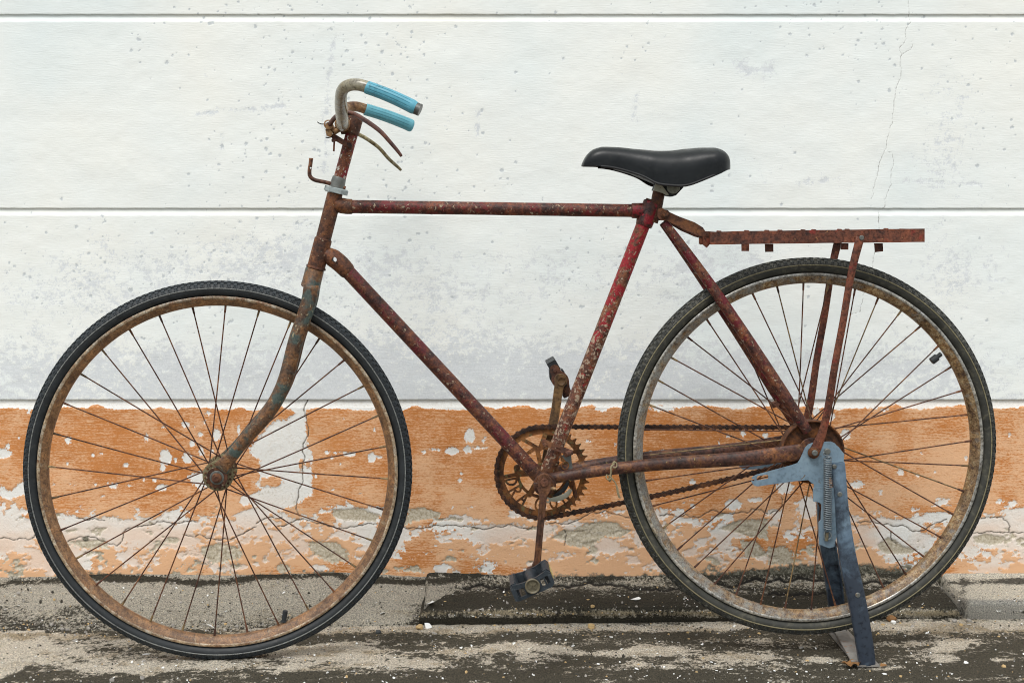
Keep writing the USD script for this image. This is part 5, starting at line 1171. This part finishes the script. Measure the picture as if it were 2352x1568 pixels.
for sx in (-1, 1):
    blk = sg.Polygon([(.0255, -.0125), (.035, -.0115), (.0372, -.008), (.0372, .010), (.034, .0155), (.025, .0155), (.0245, .009)])
    if sx < 0:
        blk = sa.scale(blk, -1, 1, origin=(0, 0))
    part('tread_bar', extrude(blk, np.array([pc[0], 0, pc[2]]), pe1, pe2, NB, -.160, -.094), 'pedal_plastic', pdl)
    rfl = sg.box(.0370 * sx - .0008, -.006, .0370 * sx + .0012, .0075)
    part('reflector', extrude(rfl, np.array([pc[0], 0, pc[2]]), pe1, pe2, NB, -.153, -.101), 'reflector', pdl)
    teeth = [extrude(sg.box(.0262 * sx - .0008, .0148, .0262 * sx + .0008, .0172), np.array([pc[0], 0, pc[2]]), pe1, pe2, NB, t_, t_ + .0035) for t_ in np.arange(-.155, -.10, .0075)]
    part('grip_teeth', teeth, 'pedal_plastic', pdl)
part('barrel', lathe([(.0088, -.160), (.0085, -.12), (.0112, -.108), (.0122, -.094), (.0, -.094), (0, -.16)], np.array([pc[0], 0, pc[2]]), NB, 28), 'pedal_plastic', pdl)
part('bearing_cap', lathe([(.0102, -.160), (.0128, -.164), (.0130, -.1695), (.0118, -.1705), (.0098, -.1690), (.0094, -.1672), (.0, -.1665)], np.array([pc[0], 0, pc[2]]), NB, 32, closed=False), 'cap_tan', pdl, smooth=30)
part('cap_cross', [extrude(sa.rotate(sg.box(-.008, -.0013, .008, .0013), r_, origin=(0, 0)), np.array([pc[0], 0, pc[2]]), pe1, pe2, NB, -.1680, -.1660 + .0002 * (r_ > 60)) for r_ in (20, 110)], 'cap_tan', pdl)
part('pedal_axle', rod([pc[0], -.092, pc[2]], [pc[0], -.056, pc[2]], .0068, 16), 'bracket_rust', pdl)
# far pedal
pdf = holder('pedal', ck, label='pedal of black rubber blocks between rusty plates on the wall side')
pl = FP([(297, 300), (300, 262), (330, 232), (372, 222), (415, 232), (445, 275), (470, 315), (525, 345), (560, 385), (580, 430), (587, 500), (598, 570), (618, 610), (600, 660), (520, 720), (492, 690), (490, 640), (440, 600), (380, 560), (335, 500), (322, 450), (325, 390), (303, 340)])
part('cage_plate', plate(pl, .078, .0812, soft=.002), 'bracket_rust', pdf)
part('rivet', [disc(np.array([at(P, FP, x, y, .078)[0], 0, at(P, FP, x, y, .078)[2]]), NB, .0036, .0752, .078, 14, .0008) for x, y in ((370, 305), (543, 628))], 'bracket_rust', pdf)
for q in ([(248, 210), (372, 141), (395, 170), (458, 280), (420, 300), (292, 285)], [(487, 690), (515, 722), (588, 685), (618, 612), (540, 590)]):
    part('rubber_block', plate(FP(q), .082, .150, soft=.0015), 'pedal_black', pdf)
part('rubber_block', plate(FP([(290, 300), (300, 440), (330, 490), (378, 560), (400, 480), (330, 300)]), .0825, .110, soft=.0015), 'pedal_black', pdf)
part('rubber_block', plate(FP([(455, 280), (500, 300), (530, 350), (480, 330)]), .0825, .110, soft=.001), 'pedal_black', pdf)
c3 = at(P, FP, 470, 466, .1)
part('barrel', rod([c3[0], .070, c3[2]], [c3[0], .150, c3[2]], .009, 18), 'pedal_black', pdf)

# chain: links along the pitch line round ring and sprocket
ch = holder('chain', bike)
O1, r1 = np.array([CC[0], CC[2]]), PR
O2, r2 = np.array([CS[0], CS[2]]), .0325 * ks
dv = O2 - O1
L_ = np.linalg.norm(dv); ang = math.atan2(dv[1], dv[0]); be = math.acos((r1 - r2) / L_)
def onc(o, r, a): return o + r * np.array([math.cos(a), math.sin(a)])
path = [onc(O1, r1, ang + be), onc(O2, r2, ang + be)]
path += [onc(O2, r2, a) for a in np.linspace(ang + be, ang - be, 40)[1:]]
b0, b1 = onc(O2, r2, ang - be), onc(O1, r1, ang - be)
path += [b0 + (b1 - b0) * s + np.array([0, -.004 * math.sin(math.pi * s)]) for s in np.linspace(0, 1, 30)[1:]]
path += [onc(O1, r1, a) for a in np.linspace(ang - be, ang + be - 2 * math.pi, 160)[1:]]
path = np.array(path)
sl = np.concatenate([[0], np.cumsum(np.linalg.norm(np.diff(path, axis=0), axis=1))])
N = int(round(sl[-1] / PITCH_ / 2) * 2)
tt = np.linspace(0, sl[-1], N + 1)
pts2 = np.stack([np.interp(tt, sl, path[:, 0]), np.interp(tt, sl, path[:, 1])], 1)
print('links', N, sl[-1] / N)
for k in range(N):
    a, b = pts2[k], pts2[k + 1]
    d2 = (b - a) / np.linalg.norm(b - a)
    ex, ez = np.array([d2[0], 0, d2[1]]), np.array([-d2[1], 0, d2[0]])
    l = np.linalg.norm(b - a)
    side = unary_union([sg.Point(0, 0).buffer(.0046, 5), sg.Point(l, 0).buffer(.0046, 5), sg.box(0, -.0031, l, .0031)])
    o = np.array([a[0], 0, a[1]])
    w_in, w_out = ((.0030, .0042) if k % 2 else (.0043, .0055))
    m = [extrude(side, o, ex, ez, NB, CH - w_out, CH - w_in), extrude(side, o, ex, ez, NB, CH + w_in, CH + w_out), rod(o + NB * (CH - .0066), o + NB * (CH + .0066), .0023, 8)]
    part('link', m, 'chain_rust', ch, smooth=False)

# leftovers of a chain case and lock on the seat tube
gd = holder('chain_guard_bracket', bike)
part('clamp_plate', plate(RC([(708, 400), (722, 372), (750, 365), (830, 400), (940, 445), (1060, 490), (1088, 505), (1085, 545), (1050, 562), (1000, 552), (850, 490), (725, 440)]), -.0245, -.0215, holes=[RC([(850, 455), (875, 468), (890, 458), (915, 462), (925, 478), (965, 492), (960, 505), (915, 492), (890, 488), (852, 470)])], soft=.001), 'bracket_rust', gd)
part('bolt', disc(at(P, RC, 745, 408, 0), NB, 26 * .1831 * U, -.0285, -.024, 18, .0012), 'bracket_rust', gd)
part('bolt', tube([at(P, RC, 1085, 525, -.023), at(P, RC, 1010, 555, -.030)], 36 * .1831 * U, 16), 'bracket_rust', gd)
part('strap', plate(RC([(960, 570), (1010, 560), (1080, 560), (1100, 740), (1095, 800), (1040, 800), (1050, 720), (1030, 660), (1000, 620)]), -.0185, -.0165), 'zinc', gd)
part('ring', tube([at(P, RC, 1003 + 46 * math.cos(a), 692 + 48 * math.sin(a), -.024 + .004 * math.cos(a)) for a in np.linspace(0, 2 * math.pi, 30)], 7.5 * .1831 * U, 8), 'deep_rust', gd, smooth=True)
part('guard_strip', tube([at(P, RC, x, y, .012) for x, y in ((800, 1115), (860, 1118), (940, 1100), (1010, 1068), (1060, 1020), (1075, 990))], np.array([12, 30, 36, 34, 28, 20]) * .1831 * U, 12, 30, lat=NB, flat=.25), 'guard_pale', gd, smooth=True, label='pale curved strip behind the crank')
part('guard_eye', lathe([(17 * .1831 * U, .011), (36 * .1831 * U, .011), (36 * .1831 * U, .014), (17 * .1831 * U, .014)], np.array([at(P, RC, 790, 1128, .012)[0], 0, at(P, RC, 790, 1128, .012)[2]]), NB, 22), 'guard_pale', gd)
part('band', tube([at(P, RC, x, y, .02) for x, y in ((850, 1075), (930, 1040), (1000, 975), (1030, 925), (1045, 900))], np.array([8, 26, 30, 26, 14]) * .1831 * U, 10, 24, lat=NB, flat=.3), 'black_rubber', gd, smooth=True)
part('post', [rod(at(P, RC, 1095, 880, .0), at(P, RC, 1140, 1090, .0), 27 * .1831 * U, 14, .002), rod(at(P, RC, 1130, 1040, -.003), at(P, RC, 1140, 1100, -.003), 20 * .1831 * U, 6, .001)], 'deep_rust', gd)

# --- rear stand
sn = holder('kickstand', bike, label='blue-grey sheet steel rear stand with coil spring')
VB, VL = -.0605, -.085
bp_ = R6([(1000, 700), (1060, 695), (1112, 694), (1150, 712), (1165, 732), (1190, 750), (1218, 788), (1246, 822), (1240, 930), (1110, 1000), (1010, 1290), (925, 1270), (930, 1140), (905, 1125), (870, 1095), (740, 1106), (340, 1161), (302, 1150), (276, 1112), (284, 1066), (330, 1040), (560, 978), (700, 940), (760, 918), (785, 880), (805, 838), (838, 760), (870, 725), (920, 705)])
slot = R6([(330, 1075), (345, 1052), (440, 1038), (456, 1052), (452, 1080), (345, 1100), (332, 1092)])
part('bracket_plate', plate(bp_, VB, VB + .0028, holes=[slot, ring_px(*R6([(298, 1094)])[0], 2.9, 10)], soft=.001), 'blue_steel', sn)
bf = plate(R6([(150, 958), (170, 930), (560, 880), (760, 850), (900, 820), (1240, 820), (1240, 1000), (1000, 1100), (880, 1040), (560, 960), (300, 985), (185, 985)]), -.0 + .0578, .0606)
part('bracket_plate', bf, 'blue_steel', sn)
def leg_path(sd):
    v = [-.0665, -.071, -.078, -.088, -.0985, -.101]
    pts = [(392, 236), (418, 480), (455, 800), (515, 1090), (568, 1390), (575, 1500)]
    q = [at(P, R7, x, y, a) for (x, y), a in zip(pts, v)]
    return q if sd < 0 else [p * np.array([1, -1, 1]) for p in q]
for sd in (-1, 1):
    q = leg_path(sd)
    widths = np.array([46, 40, 54, 55, 52, 50]) * .3662 * U * .99
    s = np.linspace(0, 1, 40)
    cq = CubicSpline(np.linspace(0, 1, 6), np.array(q))(s)
    cw = np.interp(s, [0, .2, .45, .6, .8, 1], widths)
    V, F = [], []
    for p, w in zip(cq, cw):
        x = np.array([1.0, 0, .10])
        lip = .010
        prof = [(-w, sd * -lip), (-w, 0), (-w + .003, sd * .0022), (-w * .2, sd * .0034), (w * .35, sd * .0034), (w - .003, sd * .0022), (w, 0), (w, sd * -lip), (w - .002, sd * -lip), (w - .002, sd * -.001), (0, sd * .0012), (-w + .002, sd * -.001), (-w + .002, sd * -lip)]
        V += [p + x * a + NB * b for a, b in prof]
    n = 13
    for k in range(len(s) - 1):
        for i in range(n):
            j = (i + 1) % n
            F += [[k * n + i, k * n + j, (k + 1) * n + j], [k * n + i, (k + 1) * n + j, (k + 1) * n + i]]
    for o in (0, (len(s) - 1) * n):
        c0 = len(V)
        V.append(np.mean(V[o:o + n], 0))
        for i in range(n):
            F.append([c0, o + i, o + (i + 1) % n] if o else [c0, o + (i + 1) % n, o + i])
    m = trimesh.Trimesh(np.array(V), np.array(F), process=False)
    if m.volume < 0:
        m.invert()
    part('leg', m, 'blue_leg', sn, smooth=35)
a, b = leg_path(-1)[-1], leg_path(1)[-1]
fb0 = sg.Polygon([(-.018, -.002), (.022, -.002), (.022, .0015), (-.018, .0015)])
part('foot_bar', extrude(fb0, np.array([a[0], 0, a[2] - .001]), np.array([1.0, 0, 0]), np.array([0, 0, 1.0]), NB, a[1] - .004, b[1] + .004), 'stand_foot', sn)
part('brace', [trimesh.Trimesh(*(lambda p, r: (np.array([p[0] + r * -.014, p[0] + r * .010, p[1] + r * .016, p[1] + r * -.006, p[0] + r * -.014 + [0, 0, .003], p[0] + r * .010 + [0, 0, .003], p[1] + r * .016 + [0, 0, .003], p[1] + r * -.006 + [0, 0, .003]]), np.array([[0, 2, 1], [0, 3, 2], [4, 5, 6], [4, 6, 7], [0, 1, 5], [0, 5, 4], [1, 2, 6], [1, 6, 5], [2, 3, 7], [2, 7, 6], [3, 0, 4], [3, 4, 7]])))((np.array([a[0] - .012, a[1] + .006, a[2] + .002]), np.array([b[0] - .008, b[1] - .006, b[2] + .012])), np.array([1.0, 0, 0])), process=False)], 'stand_foot', sn, smooth=False)
part('lever_plate', plate(R7([(240, 398), (260, 388), (395, 390), (420, 400), (437, 432), (425, 490), (402, 560), (398, 625), (396, 650), (372, 762), (340, 770), (276, 746), (274, 610), (290, 592), (292, 500), (282, 484), (240, 478)]), -.0685, -.0655, soft=.0012), 'blue_steel', sn)
for x, y, r, v in ((325, 163, 20, VB), (369, 256, 14, -.0665), (403, 430, 16, -.0685), (515, 1060, 16, -.0865)):
    part('bolt', disc(np.array([at(P, R7, x, y, v)[0], 0, at(P, R7, x, y, v)[2]]), NB, r * .3662 * U, v - .006, v + .001, 20, .001), 'zinc', sn)
t = np.linspace(0, 1, 33 * 12 + 1)
s0, s1 = at(P, R7, 330, 205, -.0745), at(P, R7, 331, 650, -.0765)
coil = np.array([s0 + (s1 - s0) * q + .0068 * (math.cos(q * 33 * 2 * math.pi) * np.array([1, 0, 0]) + math.sin(q * 33 * 2 * math.pi) * NB) for q in t])
hook = [at(P, R7, x, y, -.073) for x, y in ((308, 165), (318, 190), (345, 195), (330, 205))]
hook2 = [at(P, R7, x, y, -.074) for x, y in ((331, 650), (310, 680), (320, 715), (345, 710), (350, 680), (335, 668))]
part('spring', [tube(coil, .00115, 6), tube(hook, .0012, 6, 16), tube(hook2, .0012, 6, 20)], 'spring_steel', sn, smooth=True)
part('hook_pin', rod(at(P, R7, 328, 672, -.0735), at(P, R7, 322, 725, -.0735), .0032, 10, .0008), 'cap_tan', sn)

# ------------------------------------------------------------------ small separate things
def fibre(pts, r, name='twine', v=-.05):
    return tube([at(P, R3, x, y, vv) for x, y, vv in pts], r, 8, 40)
cs0 = P(1409, 1076, -.034)
loop = [(835, 745, -.040), (822, 760, -.051), (812, 775, -.0525), (812, 800, -.0525), (806, 830, -.050), (800, 845, -.040), (806, 855, -.03), (815, 800, -.022), (825, 750, -.026), (835, 742, -.038)]
tails = [[(798, 822, -.050), (815, 838, -.052), (835, 860, -.052), (848, 905, -.050), (862, 955, -.050)], [(800, 835, -.051), (825, 850, -.052), (845, 880, -.050), (858, 930, -.051), (866, 957, -.05)], [(790, 818, -.049), (786, 838, -.051), (800, 848, -.052), (812, 836, -.053), (796, 824, -.052)], [(820, 752, -.05), (842, 746, -.049), (846, 766, -.05), (824, 772, -.052)]]
tw = tube([RB @ at(P, R3, *q) for q in loop], .0017, 8, 60)
twm = [tw] + [tube([RB @ at(P, R3, *q) for q in t_], .0013, 7, 30) for t_ in tails]
part('twine', twm, 'twine_fibre', '/World', smooth=True, label='frayed piece of twine knotted round the near chain stay beside the rear tyre', category='twine')

def chip(cx, cy, size, z0, seed, aspect=.6, tilt=.25):
    r = np.random.default_rng(seed)
    k = int(r.integers(6, 9))
    a = np.sort(r.uniform(0, 2 * np.pi, k))
    rad = size * r.uniform(.6, 1.1, k)
    p = np.stack([rad * np.cos(a), rad * np.sin(a) * aspect / .6, np.zeros(k)], 1)
    tx, ty = r.uniform(-tilt, tilt, 2)
    p[:, 2] = p[:, 0] * tx + p[:, 1] * ty
    p[:, 2] -= p[:, 2].min()
    th = .0008
    v = np.vstack([p + [cx, cy, z0 + th], p + [cx, cy, z0], [[cx, cy, z0 + p[:, 2].mean() + th * 1.6]]])
    f = []
    for i in range(k):
        j = (i + 1) % k
        f += [[2 * k, i, j], [k + i, k + j, j], [k + i, j, i]]
    return trimesh.Trimesh(v, np.array(f), process=False)

def ledge_top(px, py):
    """Where a sight line meets the ledge, the apron, the block or the ground."""
    d_ = ray(px, py)
    t_ = np.linspace(2.1, 2.95, 500)
    q = CAM + d_ * (t_ / d_[1])[:, None]
    x = q[250, 0]
    prof = block_profile(x) if x > xR else ledge_profile(x) if x > xL else apron_profile(x)
    yy, zz = np.array(prof)[::-1].T
    o = np.argsort(yy, kind='stable')
    h = np.maximum(np.interp(q[:, 1], yy[o], zz[o], left=-1), .0035 + .008 * np.clip(x / 1.1, 0, 1))
    k = int(np.argmax(q[:, 2] <= h))
    return np.array([q[k, 0], q[k, 1], h[k]])
big = [(ZD, 1612, 840, .013, .9, 'largest white paint flake, upright on the grey apron left of the dark ledge', .5), (ZD, 1570, 1052, .011, .9, 'white paint flake at the foot of the ledge near its left end', .5), (ZF, 1145, 793, .012, .35, 'long pale paint flake lying on the dark ledge between pedal and rear tyre', .2), (ZF, 905, 1143, .008, .45, 'white paint flake on the ground in front of the ledge below the long pale flake', .25), (ZD, 1162, 930, .008, .6, 'white paint flake on the grey apron beside the front tyre', .6), (ZB, 1943, 1075, .009, .9, 'white paint flake behind the rim at the lowest front spokes', .6), (ZD, 142, 996, .005, .8, 'small white paint flake left of the front tyre valve', .6), (ZH, 1815, 1378, .006, .5, 'white paint flake on the ground right of the stand, under the pale block', .25), (ZF, 2008, 1440, .006, .45, 'white paint flake on the ground below the rear tyre', .25), (ZB, 1345, 1300, .008, .4, 'white paint flake on the ground beside the front tyre', .2), (ZH, 1070, 1483, .008, .4, 'white paint flake on the ground just right of the stand foot', .2)]
for i, (z, x, y, s, asp, lab, tl) in enumerate(big):
    q = ledge_top(*z([(x, y)])[0])
    part('paint_flake', chip(q[0], q[1], s, q[2] - .0004, 300 + i, asp, tl), 'flake_white', '/World', smooth=False, label=lab, category='paint flake', group='fallen paint flakes')
small = []
r5 = np.random.default_rng(5)
for i in range(1150):
    px, py = r5.uniform(-60, 2410), 1568 + 40 - 270 * r5.uniform(0, 1) ** 1.25
    if py < 1350 or (px < 960 and 1385 < py < 1440 and r5.uniform() < .6):
        continue
    if r5.uniform() > .25 + .9 * meshkit.noise(np.array([px / 90, py / 25, 3.3])):
        continue
    q = ledge_top(px, py)
    small.append(chip(q[0], q[1], .0008 + min(r5.gamma(1.3, .0006), .003), q[2] + .0006, 1000 + i, r5.uniform(.5, .9), .5))
part('paint_crumbs', small, 'flake_white', '/World', smooth=False, label='tiny white paint crumbs scattered over ground and ledge', category='crumbs', kind='stuff')

def pebble(q, r, seed, mat, label):
    m = trimesh.creation.icosphere(2, r * .85)
    v = np.array(m.vertices)
    v *= (1 + (meshkit.fbm(v / r * 1.6 + seed * 5, 3, seed) - .5) * 1.0)[:, None] * [1, .9, .75]
    m.vertices = v + q + [0, 0, r * .5]
    part('pebble', m, mat, '/World', smooth=True, label=label, category='pebble')
pebble(ledge_top(*ZF([(728, 1062)])[0]), .0085, 1, 'pebble_tan', 'yellow pebble at the foot of the dark ledge right of the lowered pedal')
pebble(ledge_top(*ZF([(742, 882)])[0]), .005, 2, 'pebble_tan', 'small tan pebble lying on top of the dark ledge right of the pedal')
pebble(ledge_top(*ZD([(1503, 1066)])[0]), .0085, 3, 'pebble_tan', 'cream pebble beside the white flake at the left end of the ledge')
pebble(ledge_top(*ZH([(1135, 1000)])[0]), .011, 4, 'leaf_brown', 'brown pebble in the corner under the ledge right of the stand')
pebble(ledge_top(*ZH([(1155, 1020)])[0]), .006, 5, 'flake_white', 'whitish pebble just below the brown pebble right of the stand')
pebble(ledge_top(*ZH([(1710, 1008)])[0]), .006, 6, 'pebble_grey', 'grey pebble at the joint between ledge and pale block')
pebble(ledge_top(*ZH([(1845, 1005)])[0]), .006, 7, 'pebble_grey', 'grey pebble in front of the left corner of the pale block')
pebble(ledge_top(*ZD([(1125, 1110)])[0]), .007, 8, 'wire_dark', 'black pebble on the ground in front of the apron right of the front tyre')
def leaf(q, size, seed, mat, label):
    r = np.random.default_rng(seed)
    n = 9
    s = np.linspace(0, 1, n)
    w = np.sin(np.pi * s ** .8) * .35 + .02
    a = r.uniform(0, 6.28)
    dx, dy = np.array([math.cos(a), math.sin(a), 0]), np.array([-math.sin(a), math.cos(a), 0])
    V = []
    for i in range(n):
        c = q + dx * (s[i] - .5) * size + [0, 0, .002 + .25 * size * abs(s[i] - .5) + r.uniform(0, .15) * size]
        V += [c - dy * w[i] * size + [0, 0, r.uniform(0, .35) * size * w[i] * 2], c, c + dy * w[i] * size + [0, 0, r.uniform(0, .5) * size * w[i] * 2]]
    F = []
    for i in range(n - 1):
        for j in (0, 1):
            k = i * 3 + j
            F += [[k, k + 3, k + 4], [k, k + 4, k + 1]]
    m = trimesh.Trimesh(np.array(V), np.array(F), process=False)
    part('leaf', m, mat, '/World', smooth=True, label=label, category='leaf')
leaf(ledge_top(*ZH([(765, 1425)])[0]), .036, 1, 'leaf_brown', 'curled brown dead leaf just left of the stand foot')
leaf(ledge_top(*ZH([(755, 1335)])[0]), .018, 2, 'leaf_brown', 'small dark dead leaf behind the stand brace')
leaf(ledge_top(*ZH([(1060, 1425)])[0]), .015, 3, 'leaf_brown', 'tiny brown dead leaf right of the stand foot')

r6 = np.random.default_rng(17)
ico = trimesh.creation.icosahedron()
iv, if_ = np.array(ico.vertices), np.array(ico.faces)
def grit(count, r_lo, r_scale, mat, label, seed):
    V, F, k = [], [], 0
    for i in range(count):
        px, py = r6.uniform(-40, 2400), r6.choice([r6.uniform(1335, 1450), r6.uniform(1428, 1590), r6.uniform(1430, 1460)])
        if r6.uniform() > .2 + 1.0 * meshkit.noise(np.array([px / 120, py / 30, seed * 1.7])):
            continue
        q = ledge_top(px, py)
        r = min(r_lo + r6.gamma(1.2, r_scale), .0045)
        V.append(iv * r * r6.uniform(.6, 1.3, 3) * r6.uniform(.75, 1.25, (12, 1)) + q + [0, 0, r * .15])
        F.append(if_ + k)
        k += 12
    part('grit', trimesh.Trimesh(np.vstack(V), np.vstack(F), process=False), mat, '/World', smooth=False, label=label, category='grit', kind='stuff')
grit(3000, .0006, .0006, 'grit_dark', 'dark grit lying over ledge and ground', 1)
grit(2400, .0006, .0006, 'pebble_grey', 'grey sand grains lying over ledge and ground', 2)
grit(900, .0006, .0007, 'pebble_tan', 'tan sand grains lying over ledge and ground', 3)
